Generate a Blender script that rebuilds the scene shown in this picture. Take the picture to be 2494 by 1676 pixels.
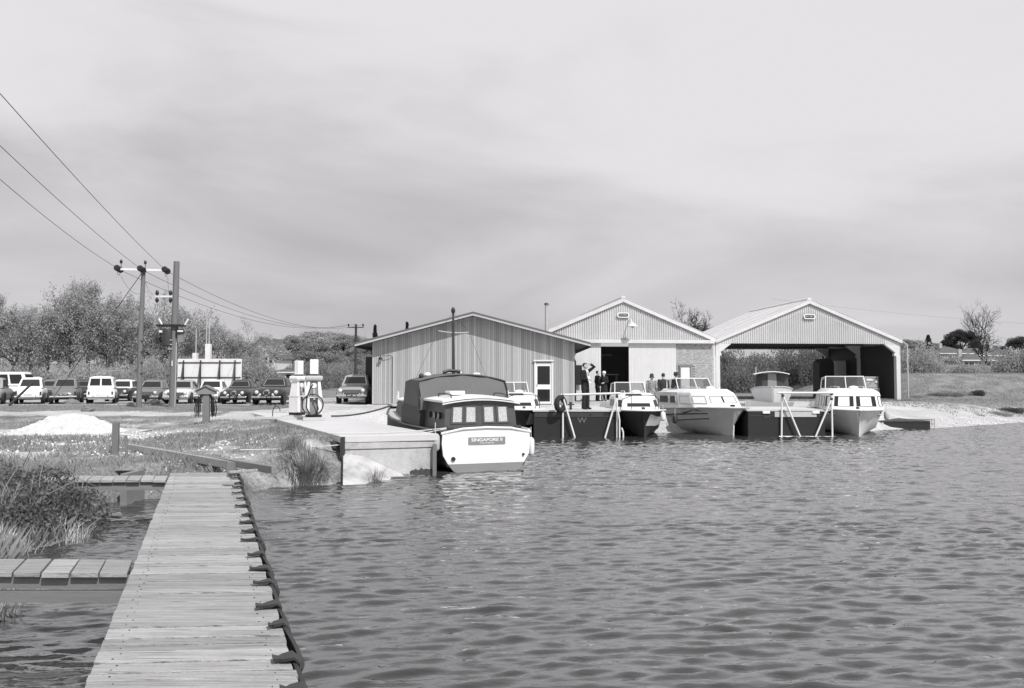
# A boatyard on a tidal creek, black-and-white daylight photograph
import bpy, bmesh, math, random
import numpy as np
from mathutils import Vector, Matrix
R = math.radians
sc = bpy.context.scene
for o in list(bpy.data.objects): bpy.data.objects.remove(o, do_unlink=True)
COL = sc.collection

# ---------------------------------------------------------------- camera
EYE = 2.2                      # eye height above the water (water is z = 0)
PW, PH, FPX, HOR = 2494, 1676, 2031.0, 924
PITCH = math.atan((HOR-PH/2)/FPX)
cam = bpy.data.cameras.new('camera'); camo = bpy.data.objects.new('camera', cam); COL.objects.link(camo)
cam.sensor_width = 36; cam.sensor_fit = 'HORIZONTAL'; cam.lens = 36*FPX/PW
cam.clip_start = .05; cam.clip_end = 5000
camo.location = (0, 0, EYE); camo.rotation_euler = (math.pi/2+PITCH, 0, 0)
sc.camera = camo

# ---------------------------------------------------------------- sky and sun (panchromatic film: grey)
SUN_EL, SUN_AZ = R(48), R(148)      # azimuth clockwise from +Y: behind the camera, to the right
sd = Vector((math.sin(SUN_AZ)*math.cos(SUN_EL), math.cos(SUN_AZ)*math.cos(SUN_EL), math.sin(SUN_EL)))
wd = bpy.data.worlds.new('World'); sc.world = wd; wd.use_nodes = True
nt = wd.node_tree; N = nt.nodes; LK = nt.links; N.clear()
def wn(t, **k):
    n = N.new(t)
    for a, b in k.items(): setattr(n, a, b)
    return n
sky = wn('ShaderNodeTexSky', sky_type='NISHITA', sun_disc=False)
sky.sun_elevation = SUN_EL; sky.sun_rotation = SUN_AZ; sky.air_density = 1.0; sky.dust_density = 1.2; sky.ozone_density = 1.0
bw = wn('ShaderNodeRGBToBW'); LK.new(sky.outputs[0], bw.inputs[0])
tc = wn('ShaderNodeTexCoord'); sp = wn('ShaderNodeSeparateXYZ'); LK.new(tc.outputs['Generated'], sp.inputs[0])
def mth(op, a, b=None, c=None, clamp=False):
    n = wn('ShaderNodeMath', operation=op); n.use_clamp = clamp
    for i, v in enumerate((a, b, c)):
        if v is None: continue
        if isinstance(v, (int, float)): n.inputs[i].default_value = v
        else: LK.new(v, n.inputs[i])
    return n.outputs[0]
zz = mth('MAXIMUM', sp.outputs[2], 0.0)
mp = wn('ShaderNodeMapping'); LK.new(tc.outputs['Generated'], mp.inputs[0])
mp.inputs['Rotation'].default_value = (0, R(20), 0); mp.inputs['Scale'].default_value = (1.0, 1.0, 3.6); mp.inputs['Location'].default_value = (4.2, 5.5, .2)
nz = wn('ShaderNodeTexNoise'); LK.new(mp.outputs[0], nz.inputs['Vector'])
nz.inputs['Scale'].default_value = 1.55; nz.inputs['Detail'].default_value = 8; nz.inputs['Roughness'].default_value = .5; nz.inputs['Distortion'].default_value = .5
nz2 = wn('ShaderNodeTexNoise'); LK.new(tc.outputs['Generated'], nz2.inputs['Vector'])
nz2.inputs['Scale'].default_value = 1.3; nz2.inputs['Detail'].default_value = 3
v = mth('ADD', mth('MULTIPLY', nz.outputs[0], 1.0), mth('MULTIPLY', nz2.outputs[0], .3))
v = mth('ADD', v, mth('MULTIPLY', mth('MINIMUM', zz, .5), .5))
mk = wn('ShaderNodeMapRange', interpolation_type='SMOOTHSTEP'); LK.new(v, mk.inputs[0])
mk.inputs[1].default_value = .5; mk.inputs[2].default_value = .95
CLEAR_K, CLEAR_0, CLOUD_V = 0.12, 4.0, 7.8
clear = mth('ADD', mth('MULTIPLY', bw.outputs[0], CLEAR_K), CLEAR_0)
val = mth('ADD', mth('MULTIPLY', clear, mth('SUBTRACT', 1.0, mk.outputs[0])), mth('MULTIPLY', mk.outputs[0], CLOUD_V))
tint = wn('ShaderNodeCombineColor'); LK.new(val, tint.inputs[0])
LK.new(mth('MULTIPLY', val, .978), tint.inputs[1]); LK.new(mth('MULTIPLY', val, 1.012), tint.inputs[2])
bg = wn('ShaderNodeBackground'); LK.new(tint.outputs[0], bg.inputs[0]); bg.inputs[1].default_value = 0.1
ow = wn('ShaderNodeOutputWorld'); LK.new(bg.outputs[0], ow.inputs[0])

sl = bpy.data.lights.new('sun', 'SUN'); slo = bpy.data.objects.new('sun', sl); COL.objects.link(slo)
sl.energy = 4.2; sl.angle = R(.5); sl.color = (1, .985, .99)
slo.rotation_euler = (-sd).to_track_quat('-Z', 'Y').to_euler()
vs = sc.view_settings; vs.view_transform = 'Standard'; vs.look = 'None'; vs.exposure = 0; vs.gamma = 1; vs.use_curve_mapping = False

# ---------------------------------------------------------------- helpers
def ray(px, py):
    x = (px-PW/2)/FPX; y = (PH/2-py)/FPX
    return x, math.cos(PITCH)-y*math.sin(PITCH), math.sin(PITCH)+y*math.cos(PITCH)
def gp(px, py, z):                       # where a line of sight meets the level z
    d = ray(px, py); t = (z-EYE)/d[2]; return Vector((d[0]*t, d[1]*t, z))
def at(px, py, Y):                       # a point at distance Y
    d = ray(px, py); t = Y/d[1]; return Vector((d[0]*t, Y, EYE+d[2]*t))
rnd = random.Random(7)
def sm(a, b, x): 
    t = np.clip((np.asarray(x, float)-a)/(b-a), 0, 1); return t*t*(3-2*t)

def mat(name, v, rough=.65, spec=.3, var=0, vs=4, bump=0, bs=40, metal=0, orand=0, st=(1, 1, 1), grime=0):
    m = bpy.data.materials.new(name); m.use_nodes = True; nt = m.node_tree; n = nt.nodes; l = nt.links
    p = n['Principled BSDF']; p.inputs['Roughness'].default_value = rough; p.inputs['Metallic'].default_value = metal
    p.inputs['Specular IOR Level'].default_value = spec; p.inputs['Base Color'].default_value = (v, v, v, 1)
    out = None
    tcn = n.new('ShaderNodeTexCoord'); mpn = n.new('ShaderNodeMapping'); l.new(tcn.outputs['Object'], mpn.inputs[0]); mpn.inputs['Scale'].default_value = st
    oi = n.new('ShaderNodeObjectInfo')
    ad = n.new('ShaderNodeVectorMath'); ad.operation = 'ADD'; l.new(mpn.outputs[0], ad.inputs[0])
    mu = n.new('ShaderNodeMath'); mu.operation = 'MULTIPLY'; l.new(oi.outputs['Random'], mu.inputs[0]); mu.inputs[1].default_value = 37 if orand else 0
    l.new(mu.outputs[0], ad.inputs[1])
    def M_(op, a, b):
        k = n.new('ShaderNodeMath'); k.operation = op
        for i, q in enumerate((a, b)):
            if isinstance(q, (int, float)): k.inputs[i].default_value = q
            else: l.new(q, k.inputs[i])
        return k.outputs[0]
    fac = None
    if var:
        t = n.new('ShaderNodeTexNoise'); l.new(ad.outputs[0], t.inputs['Vector']); t.inputs['Scale'].default_value = vs; t.inputs['Detail'].default_value = 6; t.inputs['Roughness'].default_value = .65
        fac = M_('ADD', M_('MULTIPLY', M_('SUBTRACT', t.outputs[0], .5), var*3), 1.0)
    if grime:
        t = n.new('ShaderNodeTexNoise'); l.new(ad.outputs[0], t.inputs['Vector']); t.inputs['Scale'].default_value = vs*.35; t.inputs['Detail'].default_value = 8; t.inputs['Roughness'].default_value = .75
        g = n.new('ShaderNodeMapRange'); l.new(t.outputs[0], g.inputs[0]); g.inputs[1].default_value = .5; g.inputs[2].default_value = .72; g.inputs[3].default_value = 1; g.inputs[4].default_value = 1-grime
        fac = g.outputs[0] if fac is None else M_('MULTIPLY', fac, g.outputs[0])
    if orand:
        r = M_('ADD', M_('MULTIPLY', M_('SUBTRACT', oi.outputs['Random'], .5), orand*2), 1.0)
        fac = r if fac is None else M_('MULTIPLY', fac, r)
    if fac is not None:
        o = M_('MAXIMUM', M_('MULTIPLY', fac, v), 0.004)
        cc = n.new('ShaderNodeCombineColor')
        for i in range(3): l.new(o, cc.inputs[i])
        l.new(cc.outputs[0], p.inputs['Base Color'])
    if bump:
        t = n.new('ShaderNodeTexNoise'); l.new(ad.outputs[0], t.inputs['Vector']); t.inputs['Scale'].default_value = bs; t.inputs['Detail'].default_value = 5
        b = n.new('ShaderNodeBump'); b.inputs['Strength'].default_value = bump; b.inputs['Distance'].default_value = .02; l.new(t.outputs[0], b.inputs['Height']); l.new(b.outputs[0], p.inputs['Normal'])
    return m
def glassmat(name, v=.02, rough=.06, alpha=1.0):
    m = mat(name, v, rough, .5)
    if alpha < 1:
        m.node_tree.nodes['Principled BSDF'].inputs['Alpha'].default_value = alpha
    return m

M = {}
M['plank'] = mat('weathered_plank', .46, .85, .1, .26, 3, .7, 34, orand=.18, st=(.8, 16, 10), grime=.4)
def plankmat(m, amount=.6):
    """dark splits and raised grain running along the board"""
    nt = m.node_tree; n = nt.nodes; l = nt.links; p = n['Principled BSDF']; src = p.inputs['Base Color'].links[0].from_socket
    vm = [k for k in n if k.type == 'VECT_MATH'][0]; mp_ = n.new('ShaderNodeMapping'); l.new(vm.outputs[0], mp_.inputs[0]); mp_.inputs['Scale'].default_value = (1.1, 3.2, 1)
    t = n.new('ShaderNodeTexNoise'); l.new(mp_.outputs[0], t.inputs['Vector']); t.inputs['Scale'].default_value = 2.2; t.inputs['Detail'].default_value = 4; t.inputs['Roughness'].default_value = .6
    r = n.new('ShaderNodeMapRange'); l.new(t.outputs[0], r.inputs[0]); r.inputs[1].default_value = .33; r.inputs[2].default_value = .47; r.inputs[3].default_value = 1-amount; r.inputs[4].default_value = 1
    mx = n.new('ShaderNodeMix'); mx.data_type = 'RGBA'; mx.blend_type = 'MULTIPLY'; mx.inputs['Factor'].default_value = 1
    cc = n.new('ShaderNodeCombineColor'); [l.new(r.outputs[0], cc.inputs[i]) for i in range(3)]
    l.new(src, mx.inputs[6]); l.new(cc.outputs[0], mx.inputs[7]); l.new(mx.outputs[2], p.inputs['Base Color'])
plankmat(M['plank'])
M['beam'] = mat('old_timber_beam', .21, .85, .1, .14, 3, .4, 30, orand=.15, st=(1, 8, 8))
M['post'] = mat('grey_timber_post', .2, .85, .1, .16, 3, .5, 30, orand=.15, st=(7, 7, 1))
M['pole'] = mat('creosoted_pole', .17, .8, .15, .16, 2, .3, 20, st=(8, 8, .5))
M['rubber'] = mat('black_rubber', .035, .5, .3, .12, 12)
M['concrete'] = mat('pale_concrete', .52, .85, .15, .09, 1.5, .25, 60, grime=.12, orand=.03)
M['concrete_wall'] = mat('stained_concrete', .45, .9, .1, .34, 2.4, .6, 40, grime=.6)
M['cedar'] = mat('cedar_board', .37, .7, .2, .12, 3, .15, 30, orand=.2, st=(9, 9, .7))
M['white'] = mat('white_paint', .74, .45, .35, .05, 2, grime=.22)
M['whitewood'] = mat('white_painted_boards', .60, .6, .25, .06, 2.5, .15, 30, grime=.08, orand=.02)
M['cream'] = mat('cream_paint', .66, .5, .3, .03, 2)
M['roofing'] = mat('dark_felt_roof', .13, .9, .1, .1, 2, .3, 40)
M['sheet'] = mat('asbestos_cement_sheet', .50, .85, .1, .06, 1.4, .2, 50, orand=.05, grime=.14)
M['precast'] = mat('precast_concrete', .60, .8, .15, .1, 2, .2, 40, grime=.1)
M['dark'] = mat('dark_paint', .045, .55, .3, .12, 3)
M['black'] = mat('black_paint', .022, .45, .35, .1, 3)
M['steel'] = mat('black_tarred_steel', .022, .6, .3, .16, 1.6, .15, 20, grime=.3)
M['galv'] = mat('galvanised_pipe', .68, .45, .4, .05, 6)
M['grey'] = mat('mid_grey_paint', .22, .5, .35, .05, 2, grime=.1)
M['lgrey'] = mat('light_grey_paint', .42, .5, .3, .05, 2)
M['hullgrey'] = mat('grey_hull_paint', .46, .38, .4, .07, 1.5, grime=.2)
M['canvas'] = mat('canvas_hood', .13, .9, .1, .06, 1.2, .35, 5, grime=.15)
M['varnish'] = mat('varnished_mahogany', .075, .4, .35, .2, 2.5, .1, 12, st=(1, 1, 4))
M['glass'] = glassmat('dark_window_glass', .02, .08)
M['pane'] = glassmat('clear_screen', .10, .05, .35)
M['curtain'] = mat('net_curtain', .72, .9, .1, .16, 14, st=(3, 3, .15))
M['pattern'] = mat('patterned_curtain', .46, .9, .1, .5, 26)
M['chrome'] = mat('chrome', .75, .22, .5, metal=.9)
M['tyre'] = mat('tyre_rubber', .03, .85, .2)
M['brick'] = mat('pale_brick', .40, .9, .1, .75, 1.0, .4, 30, st=(4.4, 1, 13.4))
M['mortar'] = mat('mortar', .5, .95, .1, .05, 8)
M['slate'] = mat('slate_roof', .11, .8, .2, .12, 1.2, .2, 8)
M['bark'] = mat('bark', .09, .9, .1, .18, 6)
M['barebark'] = mat('bare_bark', .06, .9, .1, .18, 6)
M['twig'] = mat('twig', .22, .9, .1, .2, 3)
M['leaf'] = mat('young_leaves', .40, .7, .2, .3, .8, orand=.12)
M['leaf2'] = mat('hawthorn_leaves', .31, .7, .2, .32, .9, orand=.16)
M['leafd'] = mat('evergreen_leaves', .075, .7, .2, .3, .9, orand=.15)
M['bramble'] = mat('bramble_leaves', .135, .55, .35, .4, 5)
M['grass'] = mat('rough_grass', .33, .8, .15, .35, 1.5)
M['reed'] = mat('dry_reed', .5, .8, .15, .3, 6)
M['rush'] = mat('dark_rush', .14, .8, .15, .3, 6)
M['stone'] = mat('chalk_stones', .66, .9, .1, .25, 3)
M['chalk'] = mat('chalk_rubble', .56, .95, .05, .3, 9, .9, 16, grime=.3)
M['mark'] = mat('faded_chalk_mark', .16, .9, .05)
M['weed'] = mat('wet_weed', .09, .6, .3, .35, 9, .6, 30)
M['rope'] = mat('pale_rope', .5, .9, .1, .2, 30)
M['suit'] = mat('dark_suit_cloth', .022, .9, .1, .15, 10)
M['suit2'] = mat('charcoal_cloth', .05, .9, .1, .15, 10)
M['coat'] = mat('dark_coat_cloth', .03, .9, .1, .15, 10)
M['skin'] = mat('skin', .42, .55, .3)
M['hair'] = mat('dark_hair', .025, .6, .3)
M['shirt'] = mat('white_shirt', .75, .8, .2)
M['floral'] = mat('patterned_cloth', .26, .85, .1, .9, 11)
M['trouser'] = mat('dark_trousers', .03, .9, .1)
M['porcelain'] = mat('dark_porcelain', .025, .15, .5)
M['wire'] = mat('line_wire', .06, .5, .4, metal=.3)
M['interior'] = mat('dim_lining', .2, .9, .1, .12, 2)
M['caravan'] = mat('caravan_panel', .5, .5, .3, .04, 2)
M['crate'] = mat('crate_wood', .35, .8, .1, .12, 3, .2, 20, st=(1, 8, 8))

def leafy(m, k=.35):
    """thin leaves let some light through"""
    nt = m.node_tree; n = nt.nodes; l = nt.links; p = n['Principled BSDF']; o = n['Material Output']; t = n.new('ShaderNodeBsdfTranslucent'); src = p.inputs['Base Color'].links[0].from_socket; l.new(src, t.inputs[0])
    x = n.new('ShaderNodeMixShader'); x.inputs[0].default_value = k; l.new(p.outputs[0], x.inputs[1]); l.new(t.outputs[0], x.inputs[2]); l.new(x.outputs[0], o.inputs[0])
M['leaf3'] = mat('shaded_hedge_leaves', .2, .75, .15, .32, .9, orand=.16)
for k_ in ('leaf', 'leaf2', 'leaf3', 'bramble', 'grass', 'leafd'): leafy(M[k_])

class MB:
    """collects shapes; build() links them as one mesh object"""
    def __init__(s): s.v = []; s.f = []
    def add(s, vs, fs):
        o = len(s.v); s.v += [tuple(p) for p in vs]; s.f += [tuple(i+o for i in q) for q in fs]; return s
    def box(s, c, d, rz=0, rx=0, ry=0):
        m = Matrix.Translation(c) @ Matrix.Rotation(rz, 4, 'Z') @ Matrix.Rotation(ry, 4, 'Y') @ Matrix.Rotation(rx, 4, 'X')
        vs = [m @ Vector((x*d[0]/2, y*d[1]/2, z*d[2]/2)) for x in (-1, 1) for y in (-1, 1) for z in (-1, 1)]
        return s.add(vs, [(0, 1, 3, 2), (4, 6, 7, 5), (0, 4, 5, 1), (2, 3, 7, 6), (0, 2, 6, 4), (1, 5, 7, 3)])
    def bar(s, a, b, w, h, up=(0, 0, 1)):
        a = Vector(a); b = Vector(b); d = (b-a).normalized(); x = d.cross(Vector(up))
        if x.length < 1e-4: x = d.cross(Vector((0, 1, 0)))
        x.normalize(); z = x.cross(d)
        vs = [p+x*i*w/2+z*j*h/2 for p in (a, b) for i, j in ((-1, -1), (1, -1), (1, 1), (-1, 1))]
        return s.add(vs, [(0, 1, 2, 3), (7, 6, 5, 4), (0, 4, 5, 1), (1, 5, 6, 2), (2, 6, 7, 3), (3, 7, 4, 0)])
    def tube(s, pts, r, n=8, cap=True):
        pts = [Vector(p) for p in pts]; k = len(pts); rs = r if isinstance(r, (list, tuple)) else [r]*k
        rings = []
        pd = None
        for i, p in enumerate(pts):
            d = (pts[min(i+1, k-1)]-pts[max(i-1, 0)])
            d = d.normalized() if d.length > 1e-9 else Vector((0, 0, 1))
            if pd is None:
                x = d.cross(Vector((0, 0, 1)))
                if x.length < .05: x = d.cross(Vector((0, 1, 0)))
                x.normalize()
            else:
                x = x-d*x.dot(d); x.normalize()
            y = d.cross(x); pd = d
            rings.append([p+(x*math.cos(t)+y*math.sin(t))*rs[i] for t in [2*math.pi*q/n for q in range(n)]])
        return s.loft(rings, cap)
    def cyl(s, a, b, r, r2=None, n=12): return s.tube([a, b], [r, r if r2 is None else r2], n)
    def loft(s, rings, cap=True, closed=True):
        o = len(s.v); n = len(rings[0])
        for rg in rings: s.v += [tuple(p) for p in rg]
        for i in range(len(rings)-1):
            for j in range(n if closed else n-1):
                a = o+i*n+j; b = o+i*n+(j+1) % n
                s.f.append((a, b, b+n, a+n))
        if cap:
            s.f.append(tuple(o+j for j in range(n))[::-1]); e = o+(len(rings)-1)*n; s.f.append(tuple(e+j for j in range(n)))
        return s
    def prism(s, poly, a, b, ax='y'):
        mk = {'y': lambda p, t: (p[0], t, p[1]), 'x': lambda p, t: (t, p[0], p[1]), 'z': lambda p, t: (p[0], p[1], t)}[ax]
        return s.loft([[mk(p, a) for p in poly], [mk(p, b) for p in poly]])
    def ball(s, c, r, n=10, m=7):
        r = (r, r, r) if isinstance(r, (int, float)) else r
        rg = []
        for i in range(m+1):
            t = math.pi*(i/m); t = min(max(t, .02), math.pi-.02)
            rg.append([(c[0]+r[0]*math.sin(t)*math.cos(2*math.pi*j/n), c[1]+r[1]*math.sin(t)*math.sin(2*math.pi*j/n), c[2]-r[2]*math.cos(t)) for j in range(n)])
        return s.loft(rg)
    def torus(s, c, R_, r, ax='y', n=24, m=8, a0=0, a1=2*math.pi):
        full = abs(a1-a0-2*math.pi) < 1e-6; pts = []
        for i in range(n+1):
            t = a0+(a1-a0)*i/n
            u, w = math.cos(t)*R_, math.sin(t)*R_
            pts.append({'y': (c[0]+u, c[1], c[2]+w), 'x': (c[0], c[1]+u, c[2]+w), 'z': (c[0]+u, c[1]+w, c[2])}[ax])
        return s.tube(pts, r, m)
    def panel(s, q, u0, u1, v0, v1, off=.01, th=.012, inset=0):
        """a thin plate on the quad q = (p00, p10, p11, p01), stood off its face"""
        p00, p10, p11, p01 = [Vector(p) for p in q]
        def P(u, w): return (p00*(1-u)+p10*u)*(1-w)+(p01*(1-u)+p11*u)*w
        nrm = (p10-p00).cross(p01-p00).normalized()
        a = [P(u0, v0), P(u1, v0), P(u1, v1), P(u0, v1)]
        return s.loft([[p+nrm*(off-th) for p in a], [p+nrm*off for p in a]])
    def frame(s, q, u0, u1, v0, v1, off=.02, w=.02):
        p00, p10, p11, p01 = [Vector(p) for p in q]
        def P(u, z): return (p00*(1-u)+p10*u)*(1-z)+(p01*(1-u)+p11*u)*z
        nrm = (p10-p00).cross(p01-p00).normalized()
        a = [P(u0, v0)+nrm*off, P(u1, v0)+nrm*off, P(u1, v1)+nrm*off, P(u0, v1)+nrm*off]
        for i in range(4): s.bar(a[i], a[(i+1) % 4], w, w, nrm)
        return s
    def build(s, name, m, parent=None, smooth=False, bevel=0, ang=38):
        me = bpy.data.meshes.new(name); me.from_pydata(s.v, [], s.f); 
        b = bmesh.new(); b.from_mesh(me); bmesh.ops.recalc_face_normals(b, faces=b.faces[:]); b.to_mesh(me); b.free()
        return link(name, me, m, parent, smooth, bevel, ang)
def link(name, me, m, parent=None, smooth=False, bevel=0, ang=38):
    if m is not None and not me.materials: me.materials.append(M[m] if isinstance(m, str) else m)
    if smooth:
        me.shade_smooth(); me.set_sharp_from_angle(angle=R(ang))
    o = bpy.data.objects.new(name, me); COL.objects.link(o)
    if parent is not None: o.parent = parent
    if bevel:
        bv = o.modifiers.new('bevel', 'BEVEL'); bv.width = bevel; bv.segments = 2; bv.limit_method = 'ANGLE'; bv.angle_limit = R(35)
    return o
def fast(name, verts, faces):
    """mesh from numpy arrays, all faces with the same corner count"""
    me = bpy.data.meshes.new(name); k = faces.shape[1]
    me.vertices.add(len(verts)); me.vertices.foreach_set('co', np.ascontiguousarray(verts, dtype=np.float32).ravel())
    me.loops.add(faces.size); me.loops.foreach_set('vertex_index', np.ascontiguousarray(faces, dtype=np.int32).ravel())
    me.polygons.add(len(faces)); me.polygons.foreach_set('loop_start', np.arange(len(faces), dtype=np.int32)*k)
    me.update(calc_edges=True); return me
def tag(o, label, cat, group=None):
    o['label'] = label; o['category'] = cat
    if group: o['group'] = group
    return o
def struct(o): o['kind'] = 'structure'; return o
def stuff(o): o['kind'] = 'stuff'; return o
def thing(name, label, cat, loc=(0, 0, 0), rz=0, group=None):
    o = bpy.data.objects.new(name, None); COL.objects.link(o); o.empty_display_size = .2
    o.location = loc; o.rotation_euler = (0, 0, rz)
    return tag(o, label, cat, group)
def clone(root, label, loc, rz=0, s=1.0):
    r = root.copy(); COL.objects.link(r); r.location = loc; r.rotation_euler = (0, 0, rz); r.scale = (s, s, s) if isinstance(s, (int, float)) else s; r['label'] = label
    for ch in list(root.children):
        c = ch.copy(); COL.objects.link(c); c.parent = r
        for g in ch.children:
            d = g.copy(); COL.objects.link(d); d.parent = c
    return r
def text(s, size, m, parent, loc, rot, ext=.003, sx=1.0, name='lettering', bold=0):
    cu = bpy.data.curves.new('t', 'FONT'); cu.body = s; cu.size = size; cu.extrude = ext; cu.align_x = 'CENTER'; cu.align_y = 'CENTER'; cu.offset = bold
    o = bpy.data.objects.new('t', cu); COL.objects.link(o); bpy.context.view_layer.update()
    me = bpy.data.meshes.new_from_object(o.evaluated_get(bpy.context.evaluated_depsgraph_get()))
    bpy.data.objects.remove(o); bpy.data.curves.remove(cu)
    me.materials.clear()
    q = link(name, me, m, parent); q.location = loc; q.rotation_euler = rot; q.scale = (sx, 1, 1); return q
def sag(a, b, s, n=16):
    a = Vector(a); b = Vector(b); return [a.lerp(b, i/n)-Vector((0, 0, 4*s*(i/n)*(1-i/n))) for i in range(n+1)]
def vnoise(x, y, seed=0):
    x = np.asarray(x, float); y = np.asarray(y, float); xi = np.floor(x).astype(np.int64); yi = np.floor(y).astype(np.int64); fx = x-xi; fy = y-yi
    fx = fx*fx*(3-2*fx); fy = fy*fy*(3-2*fy)
    def h(a, b):
        q = (a*374761393+b*668265263+seed*974711) & 0x7fffffff; q = ((q ^ (q >> 13))*1274126177) & 0x7fffffff
        return ((q ^ (q >> 16)) & 0xffff)/65535.0
    return (h(xi, yi)*(1-fx)+h(xi+1, yi)*fx)*(1-fy)+(h(xi, yi+1)*(1-fx)+h(xi+1, yi+1)*fx)*fy
def fbm(x, y, o=4, seed=0):
    a = 0; w = .5; 
    for i in range(o): a = a+w*vnoise(x*2**i, y*2**i, seed+i*17); w *= .5
    return a
# ---------------------------------------------------------------- the ground, the creek
JD = (gp(415, 1152, .6)-gp(205, 1676, .6)).normalized()          # run of the jetty
QD = Vector((-.421, .907, 0)).normalized()                        # run of the quay
QA = gp(828, 1062, .95); QB = gp(1068, 1057, .95)
QC = QB+QD*11.5; QE = QA+QD*15.0
WATER = [(-4.4, -60), (-4.4, -5), (-4.5, 5), (-4.75, 7.7), (-5.7, 9.6), (-6.1, 10.6), (-5.9, 11.7), (-6.9, 13.4), (-7.2, 14.6), (-6.7, 15.4), (-6.0, 15.3), (-5.6, 14.75), (-5.05, 14.9), (-4.95, 15.7), (-5.05, 16.5), (-4.6, 17.0), (-3.7, 17.5), (-3.3, 18.3),
         (QB.x-.2, QB.y-.05), (QC.x-.1, QC.y-1.2), (-4.0, 31.5), (-1, 33), (4, 34), (9, 34.5), (15, 35.5), (19, 37.3), (22.6, 39.9), (25.9, 42.2), (33, 45), (60, 52), (140, 60), (140, -60)]
WP = np.array(WATER)
def shore(x, y):
    """signed distance to the water's edge: positive on land"""
    x = np.asarray(x, float); y = np.asarray(y, float); d = np.full(x.shape, 1e9); ins = np.zeros(x.shape, bool)
    for i in range(len(WP)):
        a = WP[i]; b = WP[(i+1) % len(WP)]; e = b-a
        t = np.clip(((x-a[0])*e[0]+(y-a[1])*e[1])/(e@e), 0, 1)
        d = np.minimum(d, np.hypot(x-a[0]-t*e[0], y-a[1]-t*e[1]))
        c = (a[1] > y) != (b[1] > y)
        with np.errstate(divide='ignore', invalid='ignore'):
            ins ^= c & (x < (b[0]-a[0])*(y-a[1])/(b[1]-a[1]+1e-12)+a[0])
    return np.where(ins, -d, d)
def segd(x, y, a, b):
    ex, ey = b[0]-a[0], b[1]-a[1]; t = np.clip(((x-a[0])*ex+(y-a[1])*ey)/(ex*ex+ey*ey), 0, 1); return np.hypot(x-a[0]-t*ex, y-a[1]-t*ey)
def land(x, y):
    x = np.asarray(x, float); y = np.asarray(y, float)
    w = sm(-13, -8.5, x)*sm(25, 33, y); L = .62+(.965-.62)*w
    w2 = sm(4, 5.6, x)*(1-sm(40, 43, y))*(1-sm(13, 17, x)); L = L*(1-w2)+.74*w2
    ds = segd(x, y, (QA.x-.2, QA.y+.8), (QE.x, QE.y)); L = L+(.84-L)*(1-sm(.6, 2.6, ds))
    L = L+1.65*sm(51.5, 59.5, y)*sm(24.6, 27.5, x)*(1-.5*sm(64, 72, y))
    L = L+(1.6+2.4*sm(10, 40, x))*sm(74, 140, y)+2.5*sm(140, 270, y)+9*sm(270, 600, y)
    return L
def axis(dense, coarse):
    a = []
    for lo, hi, st in dense: a += list(np.arange(lo, hi, st))
    return np.unique(np.round(np.array(a+coarse), 4))
gx = axis([(-14, 2, .16), (-32, -14, .5), (2, 34, .5), (34, 60, 2), (-60, -32, 2)], [-700, -400, -220, -150, -110, -80, 60, 80, 110, 150, 220, 400, 700])
gy = axis([(5, 32, .16), (32, 62, .45), (62, 90, 2), (90, 150, 6)], [-300, -120, -60, -20, -5, 0, 2.5, 150, 170, 200, 230, 270, 330, 420, 600, 900, 1500, 2500])
X, Y = np.meshgrid(gx, gy); d = shore(X, Y)
steep = 1.3-.7*sm(20, 30, Y)*sm(-4, 0, X)+5.5*sm(15, 19, X)-.75*(X > -11)*(X < -4.4)*(Y > 14)*(Y < 19.5)
Z = np.where(d > 0, land(X, Y)*sm(-.1, 1, d/np.maximum(steep, .3)), -np.clip(-d*.45, .05, 1.3))
near = (1-sm(34, 60, Y))
lump = (fbm(X*.9, Y*.9, 4, 3)-.47)*.26*sm(.2, 1.5, d)*(1-sm(-1, .5, X)*sm(26, 30, Y)*.8)*near + (fbm(X*.25, Y*.25, 3, 9)-.45)*.25*sm(1, 4, d)*near*(1-sm(-9, -6, X)*sm(24, 27, Y))
Z = Z+np.where(d > 0, lump, 0)
# keep clear of the slab and building floors
inside = (segd(X, Y, ((QA.x+QB.x)/2, (QA.y+QB.y)/2), ((QC.x+QE.x)/2, (QC.y+QE.y)/2)) < 1.1) & (d > 0)
Z = np.where(inside, np.minimum(Z, .78), Z)
fl = ((X > -7.4) & (X < 3.4) & (Y > 40) & (Y < 50)) | ((X > .5) & (X < 24.5) & (Y > 47.6) & (Y < 66))
Z = np.where(fl, np.minimum(Z, .93), Z)
def gz(x, y):
    """height of the finished ground"""
    i = int(np.clip(np.searchsorted(gx, x)-1, 0, len(gx)-2)); j = int(np.clip(np.searchsorted(gy, y)-1, 0, len(gy)-2))
    u = min(max((x-gx[i])/(gx[i+1]-gx[i]), 0), 1); w = min(max((y-gy[j])/(gy[j+1]-gy[j]), 0), 1)
    return float((GZ[j, i]*(1-u)+GZ[j, i+1]*u)*(1-w)+(GZ[j+1, i]*(1-u)+GZ[j+1, i+1]*u)*w)
GZ = Z
nxg, nyg = len(gx), len(gy)
idx = np.arange(nxg*nyg).reshape(nyg, nxg)
F = np.stack([idx[:-1, :-1].ravel(), idx[:-1, 1:].ravel(), idx[1:, 1:].ravel(), idx[1:, :-1].ravel()], 1)
me = fast('ground', np.stack([X.ravel(), Y.ravel(), Z.ravel()], 1), F)
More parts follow.
